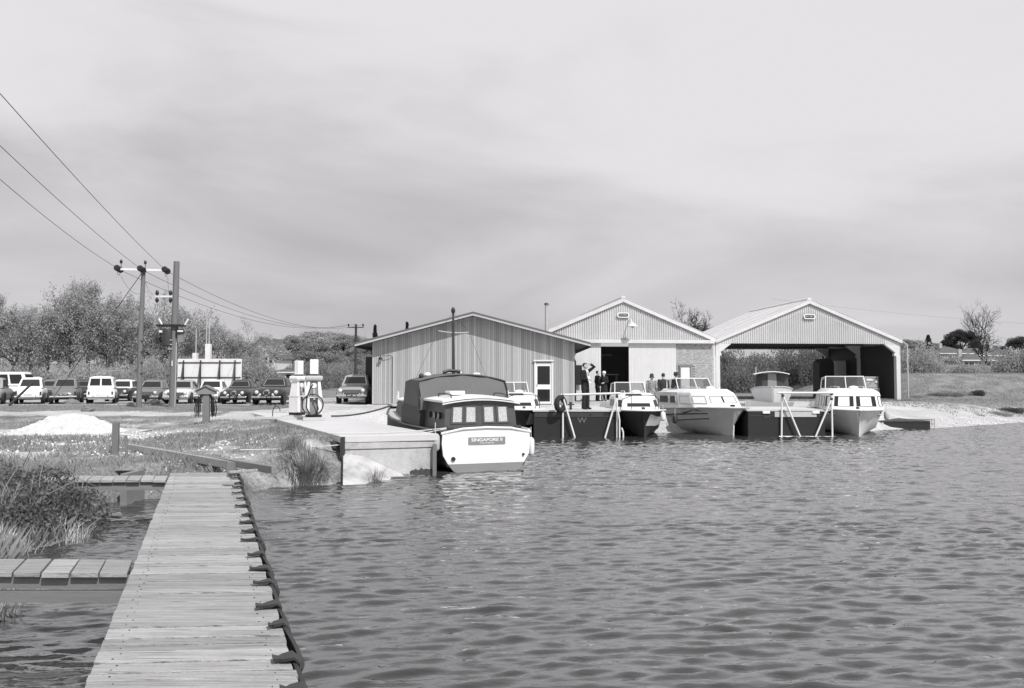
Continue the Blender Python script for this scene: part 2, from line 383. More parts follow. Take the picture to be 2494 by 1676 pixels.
# where the surface is gravel or chalk rather than grass
pth = (1-sm(1.4, 4.2, np.abs(Y-38.5+.10*(X+16))))*(1-sm(-9, -7, X))
heap = gp(128, 1052, .68)
gr = np.maximum.reduce([pth*.95, (1-sm(1.2, 5.5, np.hypot((X-heap.x)*.7, (Y-heap.y)*1.2)))*.9, sm(-12.5, -10, X)*sm(26, 30, Y)*(1-sm(42, 50, Y))*.9,
     sm(3, 5, X)*sm(30, 34, Y)*(1-sm(60, 64, Y))*(1-sm(51.5, 53, Y)*sm(24.6, 26, X))*(.75-.62*sm(14, 20, X)), (1-sm(.4, 1.6, d))*sm(12, 16, X)*.32, (1-sm(.2, 1.0, np.abs(Y-52.5)))*(1-sm(-14, -12, X))*.8,
     (1-sm(.5, 2.2, segd(X, Y, (-10.5, 17.2), (-16, 17.9))))*.75, sm(14.5, 17, Y)*(1-sm(33, 36, Y))*(1-sm(-3, -1.5, X))*sm(-24, -18, X)*.42, sm(52, 56, Y)*(1-sm(70, 74, Y))*(1-sm(-9, -7, X))*.5])
gr = np.clip(gr, 0, 1)
at_ = me.attributes.new('gravel', 'FLOAT', 'POINT'); at_.data.foreach_set('value', gr.ravel().astype(np.float32))
mg = bpy.data.materials.new('rough_ground'); mg.use_nodes = True; nt = mg.node_tree; n = nt.nodes; l = nt.links; p = n['Principled BSDF']; p.inputs['Roughness'].default_value = .95; p.inputs['Specular IOR Level'].default_value = .1
a = n.new('ShaderNodeAttribute'); a.attribute_name = 'gravel'; tcn = n.new('ShaderNodeTexCoord')
def nse(s, d=6, r=.6):
    t = n.new('ShaderNodeTexNoise'); l.new(tcn.outputs['Object'], t.inputs[0]); t.inputs['Scale'].default_value = s; t.inputs['Detail'].default_value = d; t.inputs['Roughness'].default_value = r; return t.outputs[0]
def mm(op, a_, b_):
    k = n.new('ShaderNodeMath'); k.operation = op
    for i, q in enumerate((a_, b_)):
        if isinstance(q, (int, float)): k.inputs[i].default_value = q
        else: l.new(q, k.inputs[i])
    return k.outputs[0]
def mr(x, a0, a1, b0, b1):
    k = n.new('ShaderNodeMapRange'); l.new(x, k.inputs[0])
    for i, q in enumerate((a0, a1, b0, b1)): k.inputs[i+1].default_value = q
    return k.outputs[0]
mask = mr(mm('ADD', a.outputs['Fac'], mm('MULTIPLY', mm('SUBTRACT', nse(1.3, 8, .7), .5), 1.5)), .3, .62, 0, 1)
grass = mm('ADD', mr(nse(.9, 6), .3, .7, .14, .29), mr(nse(18, 5, .7), .3, .7, -.12, .14))
grav = mm('ADD', mr(nse(.7, 5), .3, .7, .44, .66), mr(nse(30, 3, .8), .35, .65, -.2, .16))
va = mm('ADD', mm('MULTIPLY', grass, mm('SUBTRACT', 1.0, mask)), mm('MULTIPLY', grav, mask))
cc = n.new('ShaderNodeCombineColor'); [l.new(va, cc.inputs[i]) for i in range(3)]; l.new(cc.outputs[0], p.inputs['Base Color'])
b = n.new('ShaderNodeBump'); b.inputs['Strength'].default_value = .8; b.inputs['Distance'].default_value = .06; l.new(mm('ADD', nse(14, 6, .7), nse(45, 3)), b.inputs['Height']); l.new(b.outputs[0], p.inputs['Normal'])
me.shade_smooth(); M['ground'] = mg
GROUND = struct(link('ground', me, 'ground'))

# water: wind ripples as real relief
rw = np.random.RandomState(5); WV = []
for i in range(72):
    lam = .085*(7.0**(i/71))*rw.uniform(.85, 1.15); k = 2*math.pi/lam
    th = R(97)+rw.normal()*R(17)
    amp = .0125*lam**.95/(1+(lam/.34)**2)*rw.uniform(.6, 1.35)
    WV.append((k*math.cos(th), k*math.sin(th), amp, rw.uniform(0, 6.28)))
def waves(x, y, fine=True):
    h = np.zeros_like(x); gust = .55+.9*fbm(x*.12+9, y*.16, 3, 21); wx = x+.25*fbm(x*.7, y*.9, 2, 5); wy = y+.3*fbm(x*.5+40, y*.9, 2, 6)
    for kx, ky, a_, ph in WV:
        if not fine and math.hypot(kx, ky) > 2*math.pi/.15: continue
        q_ = kx*wx+ky*wy+ph; s_ = np.sin(q_+.5*np.sin(q_)); h += a_*(s_+.38*s_*s_)
    return h*gust
def wblock(x0, x1, y0, y1, dx, dy, fade, fine):
    xs = np.linspace(x0, x1, int((x1-x0)/dx)+1); ys = np.linspace(y0, y1, int((y1-y0)/dy)+1); A, B = np.meshgrid(xs, ys); h = waves(A, B, fine)
    if fade: h *= sm(x0, x0+2, A)*(1-sm(x1-3, x1, A))*(1-sm(y1-3, y1, B))
    i = np.arange(A.size).reshape(A.shape)
    return np.stack([A.ravel(), B.ravel(), h.ravel()], 1), np.stack([i[:-1, :-1].ravel(), i[:-1, 1:].ravel(), i[1:, 1:].ravel(), i[1:, :-1].ravel()], 1)
V1, F1 = wblock(-14, 32, 2.0, 13, .055, .03, False, True)
V2, F2 = wblock(-14, 32, 13, 46, .085, .055, True, False)
VO = np.array([(-14, 2, 0), (32, 2, 0), (32, 46, 0), (-14, 46, 0), (-60, -80, 0), (160, -80, 0), (160, 80, 0), (-60, 80, 0)], float); FO = np.array([(4, 5, 1, 0), (5, 6, 2, 1), (6, 7, 3, 2), (7, 4, 0, 3)])
me = fast('water', np.concatenate([V1, V2, VO]), np.concatenate([F1, F2+len(V1), FO+len(V1)+len(V2)])); me.shade_smooth()
mw = bpy.data.materials.new('creek_water'); mw.use_nodes = True; nt = mw.node_tree; n = nt.nodes; l = nt.links; n.clear()
tcn = n.new('ShaderNodeTexCoord'); mpn = n.new('ShaderNodeMapping'); l.new(tcn.outputs['Object'], mpn.inputs[0]); mpn.inputs['Scale'].default_value = (.4, 1, 1)
t = n.new('ShaderNodeTexNoise'); l.new(mpn.outputs[0], t.inputs[0]); t.inputs['Scale'].default_value = 13; t.inputs['Detail'].default_value = 3
b = n.new('ShaderNodeBump'); b.inputs['Strength'].default_value = .25; b.inputs['Distance'].default_value = .03; l.new(t.outputs[0], b.inputs['Height'])
df = n.new('ShaderNodeBsdfDiffuse'); df.inputs[0].default_value = (.04, .04, .04, 1); gl = n.new('ShaderNodeBsdfGlossy'); gl.inputs['Roughness'].default_value = .03; gl.inputs[0].default_value = (.88, .88, .88, 1)
lw = n.new('ShaderNodeLayerWeight'); lw.inputs[0].default_value = .5; l.new(b.outputs[0], lw.inputs['Normal']); l.new(b.outputs[0], gl.inputs['Normal']); l.new(b.outputs[0], df.inputs['Normal'])
pw = n.new('ShaderNodeMath'); pw.operation = 'POWER'; l.new(lw.outputs['Facing'], pw.inputs[0]); pw.inputs[1].default_value = 2.6
mx = n.new('ShaderNodeMixShader'); l.new(pw.outputs[0], mx.inputs[0]); l.new(df.outputs[0], mx.inputs[1]); l.new(gl.outputs[0], mx.inputs[2])
om = n.new('ShaderNodeOutputMaterial'); l.new(mx.outputs[0], om.inputs[0])
M['water'] = mw; struct(link('water', me, 'water'))

# ---------------------------------------------------------------- jetty in the foreground
NL, NR = gp(205, 1676, .6), gp(718, 1676, .6); FL, FR = gp(415, 1152, .6), gp(572, 1150, .6)
def onl(y): return NL.x+(FL.x-NL.x)*(y-NL.y)/(FL.y-NL.y)
def onr(y): return NR.x+(FR.x-NR.x)*(y-NR.y)/(FR.y-NR.y)
J = thing('jetty', 'long weathered plank jetty running up the left foreground over the water', 'jetty', (onl(-3), -3, 0))
jo = Vector((onl(-3), -3, 0)); PS = .0724
y = -3.0; NAILS = MB()
while y < FL.y:
    w = rnd.choice((.1, .11, .13, .15, .19, .21, .22)); g = rnd.choice((.011, .013, .016, .024))
    y1 = min(y+w, FL.y+.02); jt = rnd.uniform(-.006, .006); dz = rnd.uniform(-.004, .004)
    a, b_ = onl(y)+jt, onr(y)+rnd.uniform(-.01, .01); wd_ = b_-a; mid = Vector(((a+b_)/2, (y+y1)/2+PS*wd_/2, .58+dz))
    mb = MB(); hw = wd_/2; hd = (y1-y)/2; tl = rnd.uniform(-.003, .003)
    sl_ = (onl(y1)-onl(y))/2; mid.x += sl_
    pl = [(-hw-sl_, -hd-PS*hw), (hw-sl_, -hd+PS*hw), (hw+sl_, hd+PS*hw), (-hw+sl_, hd-PS*hw)]
    mb.loft([[(q[0], q[1], -.02) for q in pl], [(q[0], q[1], .02+(tl if i > 1 else -tl)) for i, q in enumerate(pl)]])
    o = mb.build('plank', 'plank', J, bevel=.004); o.location = mid-jo
    for ex in (-1, 1):
        for k in ((-.25, .25) if w > .14 else (0,)): NAILS.cyl(mid-jo+Vector((ex*(hw-.12)+rnd.uniform(-.012, .012), k*hd*2+ex*(hw-.12)*PS, .019)), mid-jo+Vector((ex*(hw-.12), k*hd*2+ex*(hw-.12)*PS, .0245)), .0035, n=5)
    y = y1+g
stuff(NAILS.build('nail_heads', 'dark', J))
for k in (.12, .5, .88):
    a = Vector((NL.x, NL.y, .47)).lerp(Vector((NR.x, NR.y, .47)), k); dr = Vector(((FL.x-NL.x)/(FL.y-NL.y), 1, 0)).lerp(Vector(((FR.x-NR.x)/(FR.y-NR.y), 1, 0)), k)
    MB().bar(a-dr*(a.y+3)-jo, a+dr*(FL.y-a.y-.05)-jo, .09, .18).build('stringer', 'beam', J)
yy = -2
while yy < FL.y-.2:
    for xx in (onl(yy)+.12, onr(yy)-.12):
        MB().cyl(Vector((xx, yy+.07, -1.2))-jo, Vector((xx, yy+.07, .38))-jo, .075).build('pile', 'post', J)
    MB().bar(Vector((onl(yy)+.02, yy+.07, .32))-jo, Vector((onr(yy)-.02, yy+.13, .32))-jo, .1, .12).build('cross_beam', 'beam', J)
    yy += 2.3
# rubber belt hung in loops along the water side
RB = thing('fender_belt', 'black rubber belt hung in loops along the water edge of the jetty', 'fender', (NR.x, NR.y, .6))
ro = Vector((NR.x, NR.y, .6)); jd = Vector((FR.x-NR.x, FR.y-NR.y, 0)).normalized(); jn = Vector((jd.y, -jd.x, 0))
s = -3.0; slen = (Vector((FR.x, FR.y, 0))-Vector((NR.x, NR.y, 0))).length
while s < slen-.15:
    Lp = rnd.uniform(.48, .72); B = rnd.uniform(.035, .075); HV = rnd.uniform(.6, 1.15); rg = []
    for i in range(13):
        q = i/12; out = .025+B*math.sin(math.pi*(1-q)**.72)**.85; top = .025-.05*q*q-.05*math.sin(math.pi*q); hgt = (.09+.05*math.sin(math.pi*q))*HV
        c = jd*(s+Lp*(1-q)) + jn*out
        rg.append([c+jn*.012+Vector((0, 0, top)), c+jn*.03+Vector((0, 0, top-hgt*.5)), c+jn*.012+Vector((0, 0, top-hgt)), c-jn*.012+Vector((0, 0, top-hgt)), c-jn*.006+Vector((0, 0, top-hgt*.5)), c-jn*.012+Vector((0, 0, top))])
    MB().loft(rg).build('belt_loop', 'rubber', RB, smooth=True)
    wf = rnd.uniform(.035, .06); ln = rnd.uniform(.05, .13); sk = rnd.uniform(-.04, .04); c0 = jd*(s+Lp-.0)
    pr = [(-ln, .022, wf*.8), (-ln*.6, .014, wf*.55), (-.03, .018, wf*.9), (.03, .026, wf*1.2), (.06, .0, wf*1.2), (.065, -.09, wf)]
    rg = [[c0+jn*u+jd*(e*w_+sk*max(0, -u)/ln)+Vector((0, 0, z+dz_)) for e, dz_ in ((-1, 0), (1, 0), (1, .016), (-1, .016))] for u, z, w_ in pr]
    MB().loft(rg).build('belt_flap', 'rubber', RB, smooth=True)
    s += Lp
# two finger walkways to the left bank
def finger(yf, yb, x0, gap, pw, label, bz):
    xr = onl(yf)-.02; F_ = thing('footbridge', label, 'footbridge', (xr, yf, 0)); fo = Vector((xr, yf, 0)); x = xr-.01; sl2 = (FL.x-NL.x)/(FL.y-NL.y)
    while x > x0:
        w = pw*rnd.uniform(.96, 1.04); g = gap*rnd.uniform(.6, 1.3); dz = rnd.uniform(-.004, .004); e = sl2*(yb-yf); ex = rnd.uniform(-.01, .012)
        mb = MB(); c = Vector((x-w/2+e/2, (yf+yb)/2, .58+dz)); hd = (yb-yf)/2+ex
        pl = [(-w/2-e/2, -hd), (w/2-e/2, -hd), (w/2+e/2, hd), (-w/2+e/2, hd)]
        mb.loft([[(q[0], q[1], -.02) for q in pl], [(q[0], q[1], .02) for q in pl]]); o = mb.build('plank', 'plank', F_, bevel=.004); o.location = c-fo
        x -= w+g
    for yy in (yf+.09, yb-.07):
        MB().bar(Vector((x0, yy, .555-bz/2))-fo, Vector((xr-.02, yy, .555-bz/2))-fo, .07, bz).build('stringer', 'beam', F_)
    return F_
f1 = finger(6.98, 7.5, -6.8, .016, .225, 'near plank footbridge from the jetty to the left bank, cut by the frame edge', .1)
f2 = finger(13.35, 13.95, -9.8, .012, .2, 'far plank footbridge from the jetty end to the grassy left bank', .12)
MB().bar(Vector((-6.8, 7.03, .395))-f1.location, Vector((-2.98, 7.03, .395))-f1.location, .08, .085).build('lower_beam', 'beam', f1)
for f_, xs in ((f1, (-5.3,)), (f2, (-9.0,))):
    for x in xs: MB().cyl(Vector((x, f_.location.y+.3, -1))-f_.location, Vector((x, f_.location.y+.3, .44))-f_.location, .07).build('pile', 'post', f_)
# culvert head under the far footbridge
c_ = gp(240, 1232, 0); CV = thing('culvert_head', 'dark culvert mouth in the bank below the far footbridge', 'culvert', (c_.x, c_.y, 0))
[MB().box((x_, .37, .2), (.12, .7, .7)).build('wing_wall', 'beam', CV) for x_ in (-.5, .42)]; MB().box((-.04, .72, .2), (.8, .1, .66)).build('back_wall', 'black', CV)
s_ = gp(322, 1209, .04); SL = MB().box((0, 0, 0), (1.15, .5, .1), rx=R(24)).build('concrete_apron', 'concrete'); SL.location = (s_.x, s_.y+.35, .16); tag(SL, 'small white sloping concrete slab at the water below the far footbridge', 'slab')

# ---------------------------------------------------------------- concrete quay
K = thing('concrete_quay', 'pale concrete quay slab carrying the two fuel pumps', 'quay', (QA.x, QA.y, 0)); ko = Vector((QA.x, QA.y, 0))
def lerp2(t): return QA.lerp(QE, t), QB.lerp(QC, t)
ts = [0, .075, .3, .55, .8, 1.0]
for i in range(len(ts)-1):
    a, b_ = lerp2(ts[i]+(.0012 if i else 0)); d_, c_ = lerp2(ts[i+1])
    pl = [q-ko for q in (a, b_, c_, d_)]
    MB().loft([[(q.x, q.y, .80) for q in pl], [(q.x, q.y, .95) for q in pl]]).build('slab_panel', 'concrete', K, bevel=.012)
ins = [QA+Vector((.06, .06, 0)), QB+Vector((-.1, .05, 0)), QC+Vector((-.1, -.1, 0)), QE+Vector((.3, -.2, 0))]
MB().loft([[(q-ko).xy.to_3d()+Vector((0, 0, -.9)) for q in ins], [(q-ko).xy.to_3d()+Vector((0, 0, .798)) for q in ins]]).build('retaining_wall', 'concrete_wall', K)
f0, f1_ = (ins[0]-ko).xy.to_3d(), (ins[1]-ko).xy.to_3d(); fd = (f1_-f0).normalized(); fn = Vector((fd.y, -fd.x, 0)); fl_ = (f1_-f0).length
for zz_, h_, a0, a1 in ((.72, .15, .0, 1), (.33, .60, .02, 1), (-.12, .28, .05, 1)):
    MB().bar((f0+fd*fl_*a0+fn*.02).xy.to_3d()+Vector((0, 0, zz_)), (f0+fd*fl_*a1+fn*.02).xy.to_3d()+Vector((0, 0, zz_)), .05 if zz_ > .5 else .03+.03*(zz_ < 0), h_-.012).build('cast_lift', 'concrete_wall', K, bevel=.008)
w1, w2, w0 = f0+fd*.42+fn*.05, f0+fd*1.62+fn*.05, f0+fd*.0+fn*.05
g1, g0 = gp(888, 1183, 0)-ko, gp(835, 1184, 0)-ko; up = lambda p_, z_: Vector((p_.x, p_.y, z_)); ap = [up(w0, .56), up(w1, .50), up(w2, -.08), up(g1, -.06), up(g0, .02)]
MB().add(ap+[Vector((q.x, q.y, -.6)) for q in ap], [(0, 1, 3, 4), (1, 2, 3), (5, 9, 8, 7, 6), (0, 5, 6, 1), (1, 6, 7, 2), (2, 7, 8, 3), (3, 8, 9, 4), (4, 9, 5, 0)]).build('sloping_apron', 'concrete_wall', K)
MB().bar((f0+fn*.07-fd*.02).xy.to_3d()+Vector((0, 0, .52)), (f0+fn*.07-fd*.02).xy.to_3d()+Vector((0, 0, .93)), .09, .1).build('corner_post', 'dark', K)
MB().bar((f1_+fn*.12-fd*.02).xy.to_3d()+Vector((0, 0, -.8)), (f1_+fn*.12-fd*.02).xy.to_3d()+Vector((0, 0, .72)), .08, .12).build('fender_post', 'beam', K)
MB().bar(QA-ko+QD*.2-Vector((.06, 0, .22)), QA-ko+QD*6.5-Vector((.06, 0, .2)), .09, .14).build('edge_beam', 'dark', K)
# weed and wet stain along the foot of the wall
def weed(a, b_, nrm, name):
    n_ = 60; lo, hi = [], []
    for i in range(n_+1):
        t = i/n_; p_ = a.lerp(b_, t)+nrm*(.058+.01*math.sin(i*1.7)); h_ = .10+.12*float(fbm(np.array(t*9.0), np.array(2.0), 4, 41)); lo.append(up(p_, -.3)); hi.append(up(p_, h_))
    MB().add(lo+hi+[q+nrm*-.02 for q in lo]+[q+nrm*-.02 for q in hi], [(i, i+1, n_+2+i, n_+1+i) for i in range(n_)]+[(2*n_+2+i, 3*n_+3+i, 3*n_+4+i, 2*n_+3+i) for i in range(n_)]+[(n_+1+i, n_+2+i, 3*n_+4+i, 3*n_+3+i) for i in range(n_)]).build(name, 'weed', K)
weed(f0+fd*1.5, f1_+fd*.0, fn, 'weed_line')
# ---------------------------------------------------------------- timber building
BZ = .98; BX0, BX1, BY = -6.75, 3.02, 40.3; BW_ = BX1-BX0; BD = 9.0; EH, RH = 3.02, 4.30
T = thing('timber_building', 'low gabled building clad in vertical cedar boards beside the quay', 'building', (BX0, BY, BZ))
def gh(x, off=0): return EH+(RH-EH)*(1-abs(x-BW_/2)/(BW_/2))+off
DX0, DX1 = (1303-1247)/FPX*BY-BX0, (1345-1247)/FPX*BY-BX0; DT = 2.12
x = 0.0
while x < BW_-.02:
    w = min(.097, BW_-x); z0 = DT if DX0-.02 < x+w/2 < DX1+.02 else .03
    h0, h1 = gh(x)-.02, gh(x+w)-.02
    MB().loft([[(x+.003, -.022, z0), (x+w-.003, -.022, z0), (x+w-.003, 0, z0), (x+.003, 0, z0)], [(x+.003, -.022, h0), (x+w-.003, -.022, h1), (x+w-.003, 0, h1), (x+.003, 0, h0)]]).build('board', 'cedar', T)
    x += .1
MB().prism([(0, 0), (BW_, 0), (BW_, EH), (BW_/2, RH), (0, EH)], .004, .12).build('front_wall', 'dark', T)
MB().prism([(0, 0), (BW_, 0), (BW_, EH), (BW_/2, RH), (0, EH)], BD-.1, BD).build('back_wall', 'cedar', T)
for xx in (0.05, BW_-.05): MB().box((xx, BD/2+.01, EH/2), (.1, BD-.23, EH-.02)).build('side_wall', 'cedar', T)
FO_, SO = .62, .72
for sg in (-1, 1):
    e = BW_/2+SO; sl_ = (RH-EH)/(BW_/2); ze = RH-sl_*e
    P = lambda u, z: (BW_/2+sg*u, z)
    MB().prism([P(0.001, RH+.15), P(e, ze+.15), P(e, ze+.03), P(0.001, RH+.03)], -FO_, BD+.4).build('roof', 'roofing', T)
    MB().prism([P(0.002, RH+.045), P(e+.02, ze+.04), P(e+.02, ze-.045), P(0.002, RH-.04)], -FO_-.03, -FO_-.003).build('barge_board', 'lgrey', T)
    MB().prism([P(e+.003, ze+.075), P(e+.025, ze+.07), P(e+.025, ze-.1), P(e+.003, ze-.1)], -FO_, BD+.4).build('fascia', 'dark', T)
    MB().prism([P(0.05, RH+.018), P(e-.02, ze+.026), P(e-.02, ze+.008), P(0.05, RH+.0)], -FO_+.002, -.03).build('soffit', 'dark', T)
MB().box((BW_/2, -.3, -.06), (BW_+.5, 1.2, .12)).build('plinth', 'concrete', T)
MB().box((-1.05, -.45, -.06), (1.7, .6, .12)).build('kerb', 'concrete', T)
dr = MB().box(((DX0+DX1)/2, -.01, 1.03), (.84, .05, 1.98)).build('door', 'white', T)
dw = DX1-DX0
for a, b_ in ((.16, .74), (.98, 1.86)):
    MB().box(((DX0+DX1)/2, -.04, (a+b_)/2), (.6, .02, b_-a)).build('pane', 'glass', dr)
MB().ball((DX0+.1, -.07, .95), .035).build('handle', 'chrome', dr)
for q, nm in ((((DX0-.0, -.03, 1.04), (.08, .1, 2.08)), 'door_post'), (((DX1+.0, -.03, 1.04), (.08, .1, 2.08)), 'door_post'), ((((DX0+DX1)/2, -.06, 2.12), (.98, .16, .07)), 'door_head')):
    MB().box(*q).build(nm, 'cream', T)
MB().tube([(.52+.45, -.04, .05), (.52+.45, -.04, 2.32), (.9, -.16, 2.36), (.5, -.2, 2.34)], .014, 6).build('lamp_conduit', 'dark', T)
lp = MB().loft([[( .42+.03*math.cos(t)*k, -.2+.03*math.sin(t)*k, z) for t in [i*math.pi/5 for i in range(10)]] for k, z in ((1, 2.36), (1.2, 2.3), (3.6, 2.2), (3.4, 2.17))]).build('lamp_shade', 'black', T, smooth=True)
MB().ball((.42, -.2, 2.14), .06).build('lamp_bulb', 'lgrey', lp)
MB().box((-.5, 3.6, 1.2), (.9, .06, 2.4)).build('side_screen', 'dark', T); MB().box((-.02, 3.3, 1.35), (.06, .5, 2.5)).build('corner_board', 'cedar', T)
c_ = at(1331, 800, 44); fz = c_.z-BZ-.5; top = at(1331, 744, 44).z-BZ
MB().cyl((c_.x-BX0, 3.7, fz), (c_.x-BX0, 3.7, top), .085, n=12).build('flue', 'lgrey', T, smooth=True); MB().cyl((c_.x-BX0, 3.7, top+.03), (c_.x-BX0, 3.7, top+.13), .14, .09).build('flue_cap', 'black', T)

# ---------------------------------------------------------------- the two portal-frame sheds
RZ = math.atan(197/FPX); SV = Vector((12.15, 49.7, .95)); EV, RV = 3.62, 5.97
def corr(name, parent, x0, x1, zt, z0, y=0, pitch=.136, amp=.062, m='sheet'):
    """corrugated cladding sheet between x0 and x1, from z0(x) up to zt(x)"""
    n_ = int((x1-x0)/pitch*8)+1; xs = np.linspace(x0, x1, n_); f = [(x, y-amp/2*math.cos(2*math.pi*x/pitch)) for x in xs]
    mb = MB(); vs_ = [(x, yy, z0(x)) for x, yy in f]+[(x, yy, zt(x)) for x, yy in f]+[(x, yy+.008, zt(x)) for x, yy in f]+[(x, yy+.008, z0(x)) for x, yy in f]
    fs_ = []
    for k in range(3): fs_ += [(k*n_+i, k*n_+i+1, (k+1)*n_+i+1, (k+1)*n_+i) for i in range(n_-1)]
    mb.add(vs_, fs_); return mb.build(name, m, parent, smooth=True, ang=60)
def roofsheet(name, parent, e, side, wid, dep, nrow, mm_='sheet', thick=True):
    """one slope of a roof: rows of corrugated sheets, shared mesh. e=(xeave,zeave,xridge,zridge)"""
    xe, ze, xr, zr = e; L_ = math.hypot(xr-xe, zr-ze); rl = L_/nrow; nc = max(1, int(round(dep/1.05))); cw = dep/nc
    n_ = int(cw/.146*5)+1; ys = np.linspace(0, cw+.03, n_); f = [(y, .03*math.cos(2*math.pi*y/.146)) for y in ys]
    vs_ = [(0, y, z) for y, z in f]+[(rl+.12, y, z) for y, z in f]; fs_ = [(i, i+1, n_+i+1, n_+i) for i in range(n_-1)]
    mb = MB().add(vs_, fs_); me_ = None; an = math.atan2(zr-ze, xr-xe)
    for r in range(nrow):
        for c in range(nc):
            if me_ is None: o = mb.build(name, mm_, parent, smooth=True, ang=80); me_ = o.data
            else: o = link(name, me_, None, parent)
            u = r*rl-.06; o.location = (xe+math.cos(an)*u, c*cw, ze+math.sin(an)*u+.012*r+.008*(c % 2)); o.rotation_euler = (0, -an, 0)
def gablez(x0, x1): 
    return lambda x: RV-(RV-EV)*abs(x-(x0+x1)/2)/((x1-x0)/2)
def shed(name, label, x0, x1, dep, bot):
    S = thing(name, label, 'shed', SV, RZ); xm = (x0+x1)/2; g = gablez(x0, x1); sl_ = (RV-EV)/((x1-x0)/2)
    n_ = 11; w = (x1-x0-.5)/n_
    for i in range(n_): corr('cladding_sheet', S, x0+.25+i*w, x0+.25+(i+1)*w-.002, lambda x: g(x)-.14, lambda x: bot)
    for i in range(n_): 
        if dep < 12: corr('back_cladding_sheet', S, x0+.25+i*w, x0+.25+(i+1)*w-.002, lambda x: g(x)-.14, lambda x: bot-.02, y=dep)
    for sg in (-1, 1):
        P = lambda u, z: (xm+sg*u, z); hw = (x1-x0)/2
        MB().prism([P(.001, RV+.09), P(hw+.1, EV+.09-.1*sl_), P(hw+.1, EV-.16-.1*sl_), P(.001, RV-.16)], -.14, -.06).build('barge_board', 'precast', S, bevel=.01)
        MB().prism([P(.001, RV+.105), P(hw+.1, EV+.105-.1*sl_), P(hw+.1, EV+.085-.1*sl_), P(.001, RV+.085)], -.16, .2).build('verge_capping', 'precast', S)
        roofsheet('roof_sheet', S, (xm+sg*hw, EV+.04, xm+sg*.05, RV+.04), sg, 1, dep, 3)
        MB().bar((xm+sg*hw, -.15, EV-.08), (xm+sg*hw, dep+.1, EV-.08), .16, .13).build('gutter', 'precast', S)
    MB().tube([(xm, -.1, RV+.08), (xm, dep+.05, RV+.08)], .13, 10).build('ridge_capping', 'precast', S, smooth=True)
    # pill-shaped maker's plate
    sx = xm-.02; sz = at(1527 if x0 < 0 else 1968, 769, 49.5).z-SV.z
    pill = lambda rx, rz: [(sx+(rx-rz)*(1 if math.cos(t) > 0 else -1)+rz*math.cos(t), sz+rz*math.sin(t)) for t in [math.pi*2*(i+.5)/20 for i in range(20)]]
    pt = MB().prism(pill(.37, .155), -.13, -.09).build('name_plate', 'white', S); MB().prism(pill(.30, .095), -.136, -.131).build('plate_panel', 'black', pt)
    text('ATCOST', .125, 'white', pt, (sx, -.138, sz), (math.pi/2, 0, 0), .002, 1.05)
    return S
def portal(S, x0, x1, y, posts=(0, 1)):
    for k, xx in enumerate((x0, x1)):
        sg = 1 if k == 0 else -1
        if k in posts:
            MB().box((xx+sg*.12, y, 1.33), (.26, .3, 2.66)).build('portal_post', 'precast', S, bevel=.02)
            MB().prism([(xx-.01, 2.66), (xx+sg*.36, 2.66), (xx+sg*.36, 2.78), (xx+sg*.3, 2.88), (xx+sg*.95, 3.36), (xx+sg*.95, EV+.15), (xx, EV-.14)], y-.12, y+.12).build('haunch', 'precast', S, bevel=.015)
        xm = (x0+x1)/2
        MB().bar((xx+sg*.4, y, EV-.12), (xm-sg*.01, y, RV-.4), .2, .26).build('rafter', 'precast', S)
W1 = -11.2; W2 = 11.55
S2 = shed('closed_shed', 'corrugated gabled shed with white sliding doors, left of the open barn', W1, -.02, 14.0, 3.48)
S3 = shed('open_barn', 'open-fronted corrugated boat barn at the right of the yard', .1, W2, 9.2, 3.40)
MB().bar((.04, -.1, EV+.03), (.04, 9.2, EV+.03), .42, .12).build('valley_gutter', 'precast', S3)
for yy in (.12, 4.6, 9.1): portal(S3, .0, W2, yy, (0, 1) if yy < 9 else (0, 1))
for i in range(9):
    o = corr('side_sheet', S3, i*1.02, (i+1)*1.02-.004, lambda x: EV-.1, lambda x: .04); o.location = (W2+.03, 0, 0); o.rotation_euler = (0, 0, math.pi/2)
MB().box((W2-.1, 4.6, EV/2-.1), (.06, 8.6, EV-.3)).build('side_shade_sheet', 'dark', S3); MB().prism([(.6, 3.45), (W2-.5, 3.45), (W2/2, RV-.3)], 9.0, 9.06).build('back_shade_sheet', 'dark', S3)  # dark sheets added inside the side wall and back gable to deepen the shade
MB().box((W2/2+.3, 4.4, -.035), (W2+1.4, 11.4, .07)).build('floor_slab', 'beam', S3)  # floor coloured dark as well, part of the barn's painted shade
MB().box((W2+.55, -.6, -.03), (2.6, 1.2, .06)).build('apron_slab', 'concrete', S3)
MB().cyl((W2+.42, -.1, .1), (W2+.42, -.1, EV-.3), .045).build('downpipe', 'lgrey', S3, smooth=True); MB().tube([(W2+.42, -.1, EV-.3), (W2+.2, -.1, EV-.12), (W2+.1, -.05, EV-.05)], .045).build('downpipe_bend', 'lgrey', S3, smooth=True)
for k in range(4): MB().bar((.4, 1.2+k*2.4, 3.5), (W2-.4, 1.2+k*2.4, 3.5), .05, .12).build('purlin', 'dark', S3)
# closed shed front: sliding doors, opening, brick panel with a door
def fx(px): 
    t = (px-1247)/FPX; return (t*SV.y-SV.x)/(math.cos(RZ)-t*math.sin(RZ))
def leaf(xa, xb):
    d_ = MB().box(((xa+xb)/2, -.03, 1.72), (xb-xa, .05, 3.42)).build('sliding_door', 'whitewood', S2)
    nb = int((xb-xa)/.14); w = (xb-xa)/nb
    for i in range(nb): MB().box((xa+w*(i+.5), -.063, 1.72), (w-.008, .012, 3.4)).build('door_board', 'whitewood', d_)
leaf(fx(1330), fx(1463)); leaf(fx(1531), fx(1646))
MB().box((W1/2-.1, -.17, 3.47), (-W1-.1, .26, .2)).build('track_cover', 'precast', S2, bevel=.015)
xb0, xb1 = fx(1646)+.02, -.14
